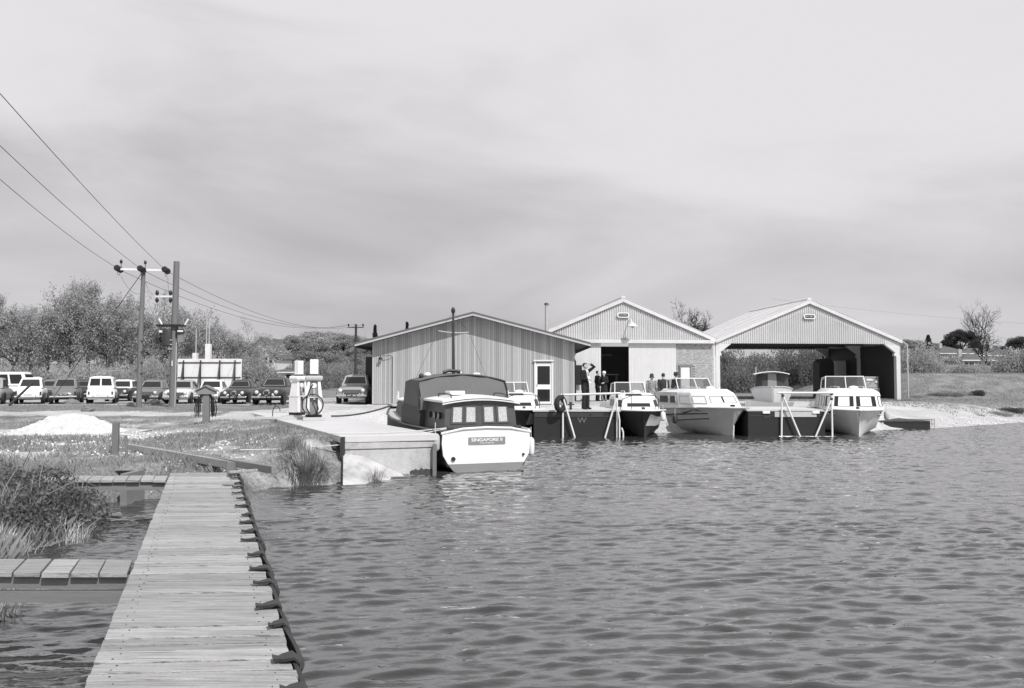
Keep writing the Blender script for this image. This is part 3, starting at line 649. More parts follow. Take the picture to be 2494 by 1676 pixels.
# brickwork, real bricks in one part
dx0, dx1, dh = fx(1656), fx(1682), 2.02
mb = MB(); row = 0; z = .02
while z < 3.34:
    x = xb0-(.1125 if row % 2 else 0)
    while x < xb1:
        a, b_ = max(x, xb0), min(x+.215, xb1)
        if b_-a > .03 and not (b_ > dx0-.06 and a < dx1+.06 and z < dh+.06):
            j = rnd.uniform(-.004, .004); mb.box(((a+b_)/2, .035+j, z+.0325), (b_-a, .1, .065))
        x += .225
    z += .075; row += 1
stuff(mb.build('brickwork', 'brick', S2))
MB().box(((xb0+xb1)/2, .1, 1.68), (xb1-xb0, .1, 3.34)).build('brick_wall', 'mortar', S2)
sd_ = MB().box(((dx0+dx1)/2, .0, dh/2), (dx1-dx0-.1, .05, dh-.06)).build('side_door', 'white', S2)
for xx in (dx0, dx1): MB().box((xx, -.03, dh/2), (.08, .1, dh)).build('door_post', 'grey', S2)
MB().box(((dx0+dx1)/2, -.03, dh+.03), (dx1-dx0+.16, .11, .08)).build('door_head', 'grey', S2)
MB().tube([(fx(1402)-.1, -.45, .0), (fx(1402)-.1, -.45, 2.3), (fx(1402)-.16, -.45, 2.42), (fx(1402)-.24, -.45, 2.4)], .05, 8).build('crook_pipe', 'black', S2, smooth=True); MB().box((fx(1408), -.3, 1.5), (.34, .06, 1.15)).build('dark_board', 'black', S2)  # pipe, and an upright black board just before the left sliding door
portal(S2, -11.3, -.02, .14, (1,))
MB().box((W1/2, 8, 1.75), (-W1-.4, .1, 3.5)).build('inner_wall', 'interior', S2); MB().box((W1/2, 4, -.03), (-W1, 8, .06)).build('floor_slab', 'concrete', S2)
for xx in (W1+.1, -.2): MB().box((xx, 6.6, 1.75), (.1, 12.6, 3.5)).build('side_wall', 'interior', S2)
ox = (fx(1463)+fx(1531))/2
MB().box((ox+.1, 3.2, 1.55), (1.7, .5, .05)).build('shelf', 'lgrey', S2); MB().box((ox, 7.6, 2.9), (3, .1, .12)).build('shelf_rail', 'lgrey', S2)
for xx in (ox-.6, ox+.8): MB().box((xx, 3.2, .76), (.06, .45, 1.52)).build('shelf_post', 'grey', S2)
# yard lamp on the gable
lx = fx(1533); lz = at(1533, 796, 48.6).z-SV.z
MB().tube([(lx, -.1, lz+.5), (lx, -.5, lz+.42), (lx, -.78, lz+.12)], .03, 8).build('lamp_arm', 'white', S2, smooth=True)
lh = MB().loft([[(lx+r_*math.cos(t), -.8+r_*math.sin(t), lz+z_) for t in [i*math.pi/8 for i in range(16)]] for r_, z_ in ((.06, .22), (.1, .18), (.3, .04), (.29, 0))]).build('lamp_shade', 'white', S2, smooth=True)
MB().ball((lx, -.8, lz-.02), .09).build('lamp_bulb', 'lgrey', lh)
# ---- things kept in the barn
def inb(px, py, y):   # shed-local position -> world
    pass
def bl(x, y, z=0): return Matrix.Translation(SV) @ Matrix.Rotation(RZ, 4, 'Z') @ Vector((x, y, z))
def bx_at(px, y): # local x for a picture column at shed depth y
    t = (px-1247)/FPX; s_, c_ = math.sin(RZ), math.cos(RZ); return (t*(SV.y+y*c_)-SV.x+y*s_)/(c_-t*s_)
xk = bx_at(2005, 6.5)
TK = thing('covered_tank', 'tall dark round-topped cover standing inside the open barn', 'tank', bl(xk, 6.5), RZ)
pr = [(.52*math.cos(t), 2.25+.42*math.sin(t)) for t in [math.pi*i/12 for i in range(13)]]
MB().prism([(.52, 0.0)]+pr+[(-.52, 0.0)], -.5, .5).build('cover', 'dark', TK, smooth=True); MB().cyl((0, 0, 2.64), (0, 0, 2.85), .05).build('vent', 'dark', TK)
xk = bx_at(2068, 7.2)
CVN = thing('caravan', 'pale caravan parked at the back of the open barn', 'caravan', bl(xk, 7.2), RZ)
MB().box((0, 0, 1.55), (2.3, 1.6, 2.0)).build('body', 'caravan', CVN, bevel=.12)
for k in (-.05,): MB().box((k, -.815, 1.9), (.75, .03, .7)).build('window', 'glass', CVN)
for k in (-.5, .42): MB().box((k, -.82, 1.9), (.05, .04, .78)).build('window_post', 'lgrey', CVN)
for k in (-.7, .7): MB().cyl((k, -.85, .3), (k, -.6, .3), .3).build('wheel', 'tyre', CVN)
MB().box((0, 0, .5), (2.2, 1.5, .08)).build('chassis', 'dark', CVN)
xk = bx_at(2113, 1.6)
for k, (dx_, dz_, sz_, lb) in enumerate(((0, 0, (1.0, .9, .72), 'lower wooden crate of the stack inside the open barn'), (-.03, .73, (.94, .86, .70), 'upper wooden crate of the stack inside the open barn, with pale labels'))):
    C_ = thing('packing_crate', lb, 'crate', bl(xk+dx_, 1.6, dz_), RZ+.04*k, 'crates in the barn'); a, b_, c_ = sz_
    MB().box((0, 0, c_/2), (a-.06, b_-.06, c_-.04)).build('panel', 'crate', C_)
    for zz in (.05, c_-.05): 
        MB().box((0, -b_/2+.012, zz), (a, .03, .09)).build('batten', 'crate', C_)
    for xx in (-a/2+.05, a/2-.05): MB().box((xx, -b_/2+.012, c_/2), (.09, .028, c_-.2)).build('batten', 'crate', C_)
    MB().bar((-a/2+.1, -b_/2+.02, .12), (a/2-.1, -b_/2+.02, c_-.12), .025, .08, (0, 1, 0)).build('brace', 'crate', C_)
    if k: MB().box((-.12, -b_/2-.01, c_-.2), (.42, .012, .13)).build('paper_label', 'white', C_); MB().box((.33, -b_/2-.01, c_-.33), (.14, .012, .13)).build('paper_label', 'white', C_)
# ---------------------------------------------------------------- motor yacht at the quay
BO = Vector((-.607, 19.9, 0)); BR = R(20.2)
Y_ = thing('motor_yacht', 'dark-hulled wooden motor yacht with white transom moored at the quay', 'boat', BO, BR)
def interp(x, xs, ys): return float(np.interp(x, xs, ys))
BLn = 9.5
def yst(l):
    hb = interp(l, [0, 1.5, 3.2, 5, 6.5, 8, 9, 9.5], [1.12, 1.26, 1.32, 1.27, 1.08, .68, .28, .03]); sh = interp(l, [0, 3, 6, 9.5], [.96, .98, 1.1, 1.36]); kl = interp(l, [0, 2, 7, 9, 9.5], [-.08, -.35, -.4, -.2, .1])
    fl = interp(l, [0, 6, 9.5], [0, .1, .35])
    return [(0, kl), (hb*(.5-fl), kl+.06), (hb*(.86-fl), .16), (hb*(.97-fl*.6), .42), (hb*(1.0-fl*.2), .7), (hb*.97, sh)]
hr = []
for i in range(25):
    l_ = BLn*i/24; st_ = yst(l_); rake = lambda z: (z-.0)*.22*max(0, (l_-7.5)/2) - .10*(z)*max(0, 1-l_/1.0)*-1*0
    hr.append([(-x, l_+rake(z), z) for x, z in st_[::-1]]+[(x, l_+rake(z), z) for x, z in st_[1:]])
MB().loft(hr).build('hull', 'dark', Y_, smooth=True, ang=50)
ta = yst(0)
tr = [(x*.985, z) for x, z in ta if z > .3]+[(.93, .215)]
top = [(1.0*s_*math.cos(0)*(1-abs(q)*0), 0) for s_ in () for q in ()]
crown = [( -1.085+2.17*i/8, .96+.09*(1-((i-4)/4)**2)) for i in range(9)]
right = [(1.105, .7), (1.07, .42), (.95, .215)]
poly = crown+right+[(-x, z) for x, z in right[::-1]]
TRN = MB().prism(poly, -.03, .02).build('transom', 'white', Y_)
MB().prism([(.95, .21), (.82, .05), (.6, -.05), (-.6, -.05), (-.82, .05), (-.95, .21)], -.028, .02).build('boot_topping', 'grey', Y_)
nb = MB().box((.0, -.037, .745), (.92, .014, .175)).build('name_board', 'grey', TRN)
text('SINGAPORE II', .105, 'white', TRN, (.0, -.046, .767), (math.pi/2, 0, 0), .002, 1.22, bold=.002); text('COLCHESTER', .045, 'white', TRN, (0, -.046, .69), (math.pi/2, 0, 0), .002, 1.3)
MB().tube([(-1.12, -.02, .93), (-.6, -.04, 1.035), (0, -.045, 1.06), (.6, -.04, 1.035), (1.12, -.02, .93)], .03, 8).build('transom_capping', 'cream', Y_, smooth=True)
for x_, z_ in ((-.83, .34), (.92, .4)): MB().cyl((x_, -.07, z_), (x_, .0, z_), .05 if x_ < 0 else .03).build('exhaust_outlet', 'black', Y_)
for sg in (-1, 1):
    MB().tube([(sg*yst(l_)[-1][0], l_, yst(l_)[-1][1]+.02) for l_ in np.linspace(0, 9.3, 20)], .035, 6).build('rubbing_strake', 'varnish' if sg < 0 else 'cream', Y_, smooth=True)
dk = [[(-yst(l_)[-1][0]*.98, l_, yst(l_)[-1][1]), (0, l_, yst(l_)[-1][1]+.05), (yst(l_)[-1][0]*.98, l_, yst(l_)[-1][1])] for l_ in np.linspace(.02, 9.4, 20)]
MB().loft([r+[(q[0], q[1], q[2]-.03) for q in r[::-1]] for r in dk]).build('deck', 'lgrey', Y_)
# after cabin
def cab(l0, l1, w0, w1, z0, z1, cr, nm, m, tilt=0, tw=.06):
    def rg(l_, w, dl): 
        return [(-w, l_, z0), (-w+tw, l_+dl, z1)]+[(-(w-tw)*math.cos(math.pi*i/8), l_+dl, z1+cr*math.sin(math.pi*i/8)) for i in range(1, 8)]+[(w-tw, l_+dl, z1), (w, l_, z0)]
    return MB().loft([rg(l0, w0, tilt), rg(l1, w1, 0)]).build(nm, m, Y_, smooth=True)
cb_ = cab(.42, 1.85, .93, 1.05, .95, 1.66, .1, 'after_cabin', 'varnish', .05)
aft = ((-.93, .42, .98), (.93, .42, .98), (.87, .47, 1.66), (-.87, .47, 1.66))
MB().panel(aft, .04, .49, .0, .14, .012, .02).build('lower_panel', 'varnish', cb_); MB().panel(aft, .51, .96, .0, .14, .012, .02).build('lower_panel', 'varnish', cb_)
for i, (a, b_) in enumerate(((.115, .225), (.30, .415), (.555, .67), (.755, .865))):
    w_ = MB().panel(aft, a-.035, b_+.035, .22, .86, .02, .03).build('window', 'varnish', cb_)
    MB().panel(aft, a-.005, b_+.005, .28, .8, .026, .004).build('pane', 'pattern', w_)
rf = [[(-1.02*s_, l_, z_) for s_, l_, z_ in ()] for _ in ()]
def roofplate(l0, l1, w0, w1, z0, z1, cr, th, nm, m):
    def rg(l_, w, z): 
        up = [(w*(-1+2*i/10), l_, z+cr*(1-(-1+2*i/10)**2)) for i in range(11)]; return up+[(x, y, q-th) for x, y, q in up[::-1]]
    return MB().loft([rg(l0, w0, z0), rg(l1, w1, z1)]).build(nm, m, Y_, smooth=True)
roofplate(.36, 1.9, .98, 1.1, 1.69, 1.72, .1, .05, 'cabin_roof', 'white'); roofplate(.34, .4, .985, .985, 1.62, 1.62, .1, .03, 'roof_moulding', 'cream')
for k in (.75, 1.1, 1.45):
    q = MB().cyl((-.985-.02*(k-.6), k, 1.32), (-.93, k, 1.32), .085, n=12).build('porthole', 'glass', cb_, smooth=True)
for sg in (-1, 1):
    MB().tube([(sg*.7, .6, 1.74), (sg*.7, .62, 1.83), (sg*.72, 1.15, 1.85), (sg*.74, 1.6, 1.84), (sg*.74, 1.62, 1.76)], .016, 6).build('grab_rail', 'dark', Y_)
MB().box((-.4, 1.3, 1.86), (.42, .3, .1), rz=.2).build('roof_box', 'white', Y_, bevel=.02)
# wheelhouse under its canvas hood
cab(1.88, 3.7, 1.19, 1.24, .97, 1.5, .05, 'wheelhouse', 'dark', 0, .02)
hd = []
for l_, w, zs, crn in ((1.78, 1.08, 1.72, 0.02), (1.8, 1.15, 1.75, .06), (2.0, 1.16, 2.1, .13), (2.1, 1.15, 2.17, .16), (3.0, 1.15, 2.2, .17), (3.7, 1.12, 2.14, .15), (4.0, 1.08, 1.5, .1)):
    hd.append([(-w*1.02, l_+.02, 1.42), (-w*1.03, l_, min(zs, 1.75)), (-w, l_, zs)]+[(w*(-1+2*i/10), l_-.02+.03*math.sin(i*2.1), zs+crn*(1-(-1+2*i/10)**2)) for i in range(1, 10)]+[(w, l_, zs), (w*1.03, l_, min(zs, 1.75)), (w*1.02, l_+.02, 1.42)])
hood = MB().loft(hd).build('canvas_hood', 'canvas', Y_, smooth=True, ang=60)
MB().tube([(w_*1.16, 2.04, 2.155+.165*(1-w_*w_)) for w_ in np.linspace(-1, 1, 13)], .03, 6).build('hood_seam', 'black', hood, smooth=True)
MB().tube([(-1.17, 2.02, 2.16), (-1.2, 1.93, 1.95), (-1.19, 1.82, 1.72), (-1.2, 1.8, 1.45)], .03, 6).build('hood_seam', 'black', hood, smooth=True)
MB().tube([(1.17, 2.02, 2.16), (1.2, 1.93, 1.95), (1.19, 1.82, 1.72), (1.2, 1.8, 1.45)], .03, 6).build('hood_seam', 'black', hood, smooth=True)
for x_, l_, r_ in ((-.95, 2.6, (.07, .07, .07)), (-.75, 2.7, (.1, .06, .06)), (.2, 2.9, (.06, .06, .05)), (.62, 2.7, (.11, .07, .04))):
    MB().ball((x_, l_, 2.28+.1*(1-x_*x_)), r_).build('deck_light', 'white' if x_ > -.8 else 'dark', Y_, smooth=True)
cab(3.9, 6.9, 1.0, .72, 1.02, 1.55, .12, 'fore_cabin', 'varnish', 0, .1); roofplate(3.95, 6.9, .95, .66, 1.6, 1.58, .12, .04, 'fore_cabin_roof', 'white')
ms = MB().tube([(-.02, 2.75, 2.2), (-.02, 2.78, 3.2), (-.02, 2.8, 4.02)], [.045, .035, .028], 8).build('mast', 'dark', Y_, smooth=True)
MB().tube([(-.44, 2.79, 3.5), (-.2, 2.79, 3.47), (-.02, 2.79, 3.46), (.2, 2.79, 3.46), (.42, 2.79, 3.48)], .014, 6).build('crosstree', 'lgrey', ms); MB().ball((-.02, 2.8, 4.06), (.06, .06, .09)).build('masthead_lamp', 'black', ms)
for p_ in ((-.44, 2.79, 3.5), (.42, 2.79, 3.48)): MB().tube([(-.02, 2.8, 4.0), p_, (p_[0]*2.3, 2.9, 2.25)], .004, 4).build('shroud', 'wire', ms)
MB().tube([(-.35, 2.6, 2.38), (-.2, 2.6, 2.44), (.0, 2.6, 2.42), (.12, 2.6, 2.4)], .05, 6).build('furled_rope', 'black', Y_, smooth=True)
MB().tube([(0, 9.55, .2), (0, 9.62, .8), (0, 9.72, 1.42), (0, 9.72, 1.75)], .05, 6).build('stem_post', 'cream', Y_)
for sg in (-1, 1): MB().tube([(sg*.12, 9.3, 1.36), (sg*.35, 8.6, 1.34), (sg*.3, 8.4, 1.75), (sg*.1, 9.2, 1.8)], .015, 6).build('bow_rail', 'galv', Y_)
MB().box((-.15, 8.2, 1.36), (.9, .8, .06)).build('fore_deck_cover', 'lgrey', Y_)
for sg, l_ in ((-1, .45), (1, .4)): MB().box((sg*.85, l_-.25, 1.05), (.16, .1, .07)).build('cleat', 'dark', Y_, bevel=.02)
fw = Y_.matrix_basis
def yw(x, l_, z): return Matrix.Translation(BO) @ Matrix.Rotation(BR, 4, 'Z') @ Vector((x, l_, z))
def fender(p, r, h, m, label, tilt=0, name='boat_fender'):
    F_ = thing(name, label, 'fender', p)
    MB().tube([(0, 0, 0), (0, 0, .03), (0, 0, .07), (0, 0, h*.5), (0, 0, h-.07), (0, 0, h-.03), (0, 0, h)], [r*.4, r*.75, r*.96, r, r*.96, r*.7, r*.3], 12).build('body', m, F_, smooth=True)
    MB().tube([(0, 0, h), (0, 0, h+.25)], .012, 5).build('lanyard', 'rope', F_); return F_
fender(yw(1.235, .25, .33), .085, .45, 'white', 'white fender hanging at the right of the white transom')
fender(yw(-1.24, .05, .52), .11, .42, 'lgrey', 'grey canvas fender between the white transom and the quay corner')
# mooring ropes
for a, b_, s_, lb in ((yw(-.85, .2, 1.06), Vector((-4.05, 18.75, .99)), .05, 'mooring rope from the yacht stern straight across the quay slab'), (yw(-.85, .2, 1.05), gp(585, 1096, .72), .12, 'long slack rope from the yacht stern over the slab to the bank')):
    tag(MB().tube(sag(a, b_, s_), .014, 6).build('mooring_rope', 'rope', smooth=True), lb, 'rope')
tag(MB().tube(sag(yw(-.1, 9.3, 1.4), Vector((-5.9, 27.3, 1.0)), .12, 14), .03, 6).build('mooring_rope', 'dark', smooth=True), 'dark hose-like line looping from the yacht bow to the quay edge', 'rope')

# ---------------------------------------------------------------- moulded cabin cruisers
def cruiser(label, stem, rz, L=6.3, B=2.35, hull='grey', cabm='white', kind=1, sheer=1.03, light='white'):
    C_ = thing('cabin_cruiser', label, 'boat', (stem[0], stem[1], 0), rz); hb = B/2
    T_ = [0, .04, .1, .18, .3, .45, .65, .85, 1]
    s_h = [.16, .5, .72, .87, .97, 1, 1, .98, .94]; c_h = [.02, .22, .43, .62, .77, .86, .9, .9, .88]
    rings = []
    for t, a, c in zip(T_, s_h, c_h):
        y = L*t; e = (1-t)**5; shz = sheer-.1*sm(0, .6, t); cz = .3*(1-sm(0, .5, t))+.14
        half = [(a*hb, y-.42*e, shz), ((a*.93+.0)*hb, y-.36*e, shz-.1), ((a*.55+c*.45)*hb, y-.16*e, (shz+cz)/2), (c*hb, y-.02*e, cz), (c*hb*.45, y+.02*e, cz*.3-.1), (0.004, y+.05*e, -.22)]
        rings.append([(-p[0], p[1], p[2]) for p in half]+[(p[0], p[1], p[2]) for p in half[::-1]])
    h_ = MB().loft(rings).build('hull', hull, C_, smooth=True, ang=35)
    dk = [[(-r[0][0]*-1*.985, r[0][1]+.0, r[0][2]+.015), (0, r[0][1], r[0][2]+.05), (r[-1][0]*.985, r[-1][1], r[-1][2]+.015)] for r in rings]
    MB().loft([q+[(a, b_, c-.03) for a, b_, c in q[::-1]] for q in dk]).build('deck', 'white', C_)
    pts = [Vector(r[0]) for r in rings[::-1]]+[Vector(r[-1]) for r in rings]
    MB().tube([p+Vector((0, 0, .0)) for p in pts], .032, 6).build('gunwale', 'cream' if kind != 2 else 'lgrey', C_, smooth=True)
    MB().tube([(0, .0, -.15), (0, -.015, .15), (0, -.04, .4)]+([(0, -.2, .75), (0, -.44, sheer)] if kind == 3 else []), .03, 6).build('stem_band', light if kind == 2 else 'cream' if kind == 3 else hull, C_, smooth=True)
    for zf in ((.36, .66) if kind == 2 else (.7,)):       # spray rails
        for sg in (-1, 1):
            rl = []
            for r in rings[2:]:
                a, b_ = (r[0], r[3]) if sg < 0 else (r[-1], r[-4]); a = Vector(a); b_ = Vector(b_); rl.append(b_.lerp(a, zf)+Vector((sg*.012, -.005, 0)))
            MB().tube(rl, .022, 5).build('spray_rail', 'dark' if kind == 2 else hull, C_, smooth=True)
    z0 = sheer-.04
    # cabin: plan polygon extruded to a crowned, raked top
    if kind == 3: y0, yc, ya, hc, rk, wi = .75, 1.15, 4.2, .84, .2, .9
    elif kind == 2: y0, yc, ya, hc, rk, wi = .45, 1.0, 3.9, .74, .45, .9
    else: y0, yc, ya, hc, rk, wi = 1.0, 1.45, 3.2, .66, .5, .8
    w = hb*wi
    fk = .78 if kind == 3 else .66
    def plan(k, z, f, y_a=ya): return [(-w*k, y_a, z), (-w*k, yc+f, z), (-w*k*fk, y0+f, z), (w*k*fk, y0+f, z), (w*k, yc+f, z), (w*k, y_a, z)]
    p0, p1, p2 = plan(1, z0, 0), plan(.9, z0+hc*.82, rk), plan(.72, z0+hc, rk+.25)
    cb = MB().loft([p0, p1, p2]).build('cabin', cabm, C_, smooth=False, bevel=.05)
    def q(i): return (p0[i], p0[i+1], p1[i+1], p1[i])
    def win(i, u0, u1, v0, v1, inner='glass', cur=None, fr=None):
        wq = MB().panel(q(i), u0, u1, v0, v1, .014, .02).build('window', inner, cb)
        if fr: 
            MB().frame(q(i), u0, u1, v0, v1, .016, .025).build('window_frame', fr, wq)
        if cur:
            for a, b_ in cur: MB().panel(q(i), u0+(u1-u0)*a, u0+(u1-u0)*b_, v0+.02, v1-.04, .019, .003).build('curtain', 'curtain', wq)
    full = ((.03, .46), (.54, .97)); mid = ((.2, .78),)
    if kind == 3:
        for u in ((.12, .88),): win(2, .04, .47, .22, .8, 'glass', mid); win(2, .53, .96, .22, .8, 'glass', mid)
        win(1, .1, .9, .22, .8, 'glass', ((.3, .8),)); win(3, .1, .9, .22, .8, 'glass', ((.1, .7),))
        for i, uu in ((0, ((.25, .42), (.5, .7), (.75, .97))), (4, ((.03, .25), (.3, .5), (.58, .75)))):
            for a, b_ in uu: win(i, a, b_, .2, .78, 'glass', mid)
        # grey aft side panel
        for i, (a, b_) in ((0, (0, .48)), (4, (.52, 1))):
            MB().panel(q(i), a, b_, .02, .98, .006, .01).build('side_panel', 'lgrey', cb)
    elif kind == 2:
        win(1, .08, .92, .3, .76, 'curtain', None, 'lgrey'); win(3, .08, .92, .3, .76, 'curtain', None, 'lgrey')
        win(2, .08, .92, .34, .76, 'glass', full, 'lgrey')
        for i, uu in ((0, ((.06, .33), (.38, .54), (.66, .96))), (4, ((.04, .34), (.46, .62), (.67, .94)))):
            for k, (a, b_) in enumerate(uu): win(i, a, b_, .26, .76, 'curtain' if (k == 2 and i == 0) or (k == 0 and i == 4) else 'glass', None, 'lgrey')
        for i, (a, b_) in ((0, (-.12, .6)), (4, (.4, 1.12))):
            MB().panel(q(i), a, b_, -.02, 1.0, .008, .012).build('side_panel', 'hullgrey', cb)
    else:
        win(2, .1, .9, .2, .5, 'glass', None, 'white'); win(1, .2, .8, .25, .72, 'glass'); win(3, .2, .8, .25, .72, 'glass')
        win(0, .3, .9, .25, .75, 'glass'); win(4, .1, .7, .25, .75, 'glass')
        MB().panel((p1[2], p1[3], p2[3], p2[2]), .05, .7, .1, .75, .012, .015).build('hatch', 'glass', cb)
    # roof furniture
    zt = z0+hc
    for sg in (-1, 1): MB().tube([(sg*w*.45, ya-.4, zt+.02), (sg*w*.45, ya-.45, zt+.08), (sg*w*.42, y0+rk+.7, zt+.08), (sg*w*.42, y0+rk+.65, zt+.0)], .014, 5).build('grab_rail', 'galv', C_)
    MB().ball((.1, y0+rk+.8, zt+.03), (.2, .16, .09)).build('ventilator', 'white', C_, smooth=True)
    MB().box((-.05, -.05, sheer+.07), (.1, .22, .1)).build('bow_fitting', 'dark', C_, bevel=.02)
    # windscreen
    ws = {1: ((ya-.35, .0), .42, w*.78), 2: ((ya-1.4, .0), .44, w*.82), 3: ((ya-1.3, 0), .5, w*.8)}[kind]; yb = ws[0][0]; hh = ws[1]; ww = ws[2]
    lo = [(-ww, yb+.9, zt-.02), (-ww*.9, yb+.15, zt-.01), (0, yb, zt), (ww*.9, yb+.15, zt-.01), (ww, yb+.9, zt-.02)]
    hi = [(-ww*.93, yb+1.0, zt+hh*.85), (-ww*.84, yb+.42, zt+hh), (0, yb+.28, zt+hh), (ww*.84, yb+.42, zt+hh), (ww*.93, yb+1.0, zt+hh*.85)]
    wsr = MB().tube(hi, .022, 6).build('windscreen_frame', 'galv', C_, smooth=True)
    for i in range(5):
        MB().cyl(lo[i], hi[i], .02, n=6).build('windscreen_post', 'galv', wsr)
        if i < 4: MB().panel((lo[i], lo[i+1], hi[i+1], hi[i]), .03, .97, .04, .96, 0, .008).build('pane', 'pane', wsr)
    # pulpit
    if kind == 1:
        MB().tube([(-.75, 1.05, sheer), (-.7, .8, sheer+.4), (-.45, .2, sheer+.55), (0, -.2, sheer+.58), (.45, .2, sheer+.55), (.7, .8, sheer+.4), (.75, 1.05, sheer)], .016, 6).build('pulpit_rail', 'dark', C_, smooth=True)
        for x_, y_ in ((-.45, .2), (.45, .2)): MB().cyl((x_, y_, sheer), (x_, y_, sheer+.55), .013, n=6).build('pulpit_post', 'dark', C_)
    # cockpit coaming aft
    MB().loft([[(-w, ya, z0), (-w, L*.97, z0), (w, L*.97, z0), (w, ya, z0)], [(-w*.95, ya, z0+.28), (-w*.95, L*.95, z0+.2), (w*.95, L*.95, z0+.2), (w*.95, ya, z0+.28)]]).build('coaming', cabm, C_)
    return C_, rings, p0, p1
st1 = gp(1570, 1066, 0); st0 = gp(1279, 1062, 0); st2 = gp(1786, 1062, 0); st3 = gp(2093, 1063, 0)
cr0 = cruiser('cabin cruiser half hidden behind the yacht, dark hull with white fore cabin', (st0.x, st0.y), R(8), 5.4, 2.2, 'dark', 'white', 1)
cr1 = cruiser('dark-hulled cabin cruiser with white fore cabin and bow rail, right of the first pontoon', (st1.x, st1.y), R(2), 5.8, 2.3, 'dark', 'white', 1)
cr2 = cruiser('grey-hulled cabin cruiser with curtained windows, middle of the moored row', (st2.x, st2.y), R(20), 7.4, 2.5, 'hullgrey', 'white', 2, 1.1)
cr3 = cruiser('white cabin cruiser with tall windscreen, rightmost of the moored row', (st3.x, st3.y), R(-13), 6.6, 2.5, 'cream', 'white', 3, 1.02)
# pennant marks on two bows, hull patches
def onhull(rings, sg, i0, i1, pts, m, name, parent, off=.02):
    a, b_ = (rings[i0][0], rings[i0][3]) if sg < 0 else (rings[i0][-1], rings[i0][-4]); c, d_ = (rings[i1][0], rings[i1][3]) if sg < 0 else (rings[i1][-1], rings[i1][-4])
    a, b_, c, d_ = [Vector(k) for k in (a, b_, c, d_)]
    P = lambda u, v_: (b_.lerp(a, v_)).lerp(d_.lerp(c, v_), u)
    n_ = (P(1, .5)-P(0, .5)).cross(P(.5, 1)-P(.5, 0)).normalized()*(-1 if sg < 0 else 1); n_ = n_ if n_.x*sg > -.2 else -n_
    if n_.x*sg < 0: n_ = -n_
    v_ = [P(u, w_)+n_*off for u, w_ in pts]; MB().loft([[p-n_*.012 for p in v_], v_]).build(name, m, parent)
for sg in (-1, 1): onhull(cr3[1], sg, 1, 3, [(.1, .78), (.9, .9), (.75, .62)], 'dark', 'pennant_mark', cr3[0])
onhull(cr2[1], -1, 2, 4, [(.1, .72), (.9, .72), (.35, .93)], 'dark', 'pennant_mark', cr2[0])
for c_ in (cr0, cr1):
    n_ = Vector((.8, -.6, 0)); cols = []
    for k, (va, vb) in enumerate(((1.15, 3), (1.7, 3), (1.75, 3), (1.8, 2.7))):
        r = c_[1][k]; lv = lambda v_: Vector(r[-1-int(v_)]).lerp(Vector(r[-1-min(int(v_)+1, 5)]), v_-int(v_))
        cols.append([lv(va+(vb-va)*q/4)+n_*.02 for q in range(5)])
    mb = MB(); vs_ = [p for cl in cols for p in cl]; vs_ += [p-n_*.015 for p in vs_]; nv = len(vs_)//2
    mb.add(vs_, [(5*i+j, 5*i+j+1, 5*i+j+6, 5*i+j+5) for i in range(3) for j in range(4)]+[(nv+5*i+j, nv+5*i+j+5, nv+5*i+j+6, nv+5*i+j+1) for i in range(3) for j in range(4)])
    mb.build('bow_panel', 'white', c_[0], smooth=True)
def hangf(rings, i, sg, lb, m, r=.1, h=.34, fr=.3):
    pass
for C_, fr_, lb, m in ((cr2, (7, -1, .1), 'black ball fender on the grey cruiser, nearest its stern', 'black'), (cr2, (6, -1, .1), 'black ball fender on the grey cruiser, second from its stern', 'black'), (cr2, (4, -1, -.15), 'dark netted fender hanging low amidships on the grey cruiser', 'dark'), (cr2, (1, 1, .15), 'netted grey fender on the shaded bow of the grey cruiser', 'lgrey'),
                       (cr1, (1, 1, .1), 'pair of white fenders hanging at the bow of the dark cruiser', 'white'), (cr3, (3, 1, .1), 'pale fender at the right side of the white cruiser', 'lgrey')):
    i, sg, dz_ = fr_; r = C_[1][i]; p = Vector(r[0] if sg < 0 else r[-1]); wv = Matrix.Translation(C_[0].location) @ Matrix.Rotation(C_[0].rotation_euler.z, 4, 'Z') @ (p+Vector((sg*.1, -.03, -.5+dz_)))
    fender(wv, .1, .36, m, lb)
# boat on the hard, bow towards us, left of the barn mouth
hb_ = Vector(at(1883, 1003, 37.5)); 
HB = thing('wooden_cabin_boat', 'white cabin boat with slatted pale roof laid up ashore before the barn', 'boat', (hb_.x, hb_.y, gz(hb_.x, hb_.y+1)), R(-16))
rg = []
for t, a, c in ((0, .05, .02), (.08, .5, .2), (.2, .8, .45), (.4, .98, .66), (.7, 1, .7), (1, .9, .66)):
    y = 5.2*t; s_ = 1.12-.18*sm(0, .6, t); rg.append([(-a*.95, y-.35*(1-t)**4, s_), (-(a*.6+c*.4)*.95, y-.15*(1-t)**4, .62), (-c*.95, y, .22), (-.01, y+.05, .1), (.01, y+.05, .1), (c*.95, y, .22), ((a*.6+c*.4)*.95, y-.15*(1-t)**4, .62), (a*.95, y-.35*(1-t)**4, s_)])
MB().loft(rg).build('hull', 'white', HB, smooth=True, ang=40)
for sg in (0, -1): MB().tube([Vector(r[sg])+Vector((0, 0, .01)) for r in rg], .035, 6).build('gunwale', 'hullgrey', HB, smooth=True)
p0 = [(-.78, 4.4, 1.0), (-.78, 1.7, 1.0), (-.45, 1.35, 1.0), (.45, 1.35, 1.0), (.78, 1.7, 1.0), (.78, 4.4, 1.0)]; p1 = [(x*.9, y+(.15 if y < 2 else 0), 1.72) for x, y, z in p0]
hc = MB().loft([p0, p1]).build('cabin', 'dark', HB)
MB().panel((p0[0], p0[1], p1[1], p1[0]), .02, .98, .05, .97, .008, .01).build('side_panel', 'cream', hc)
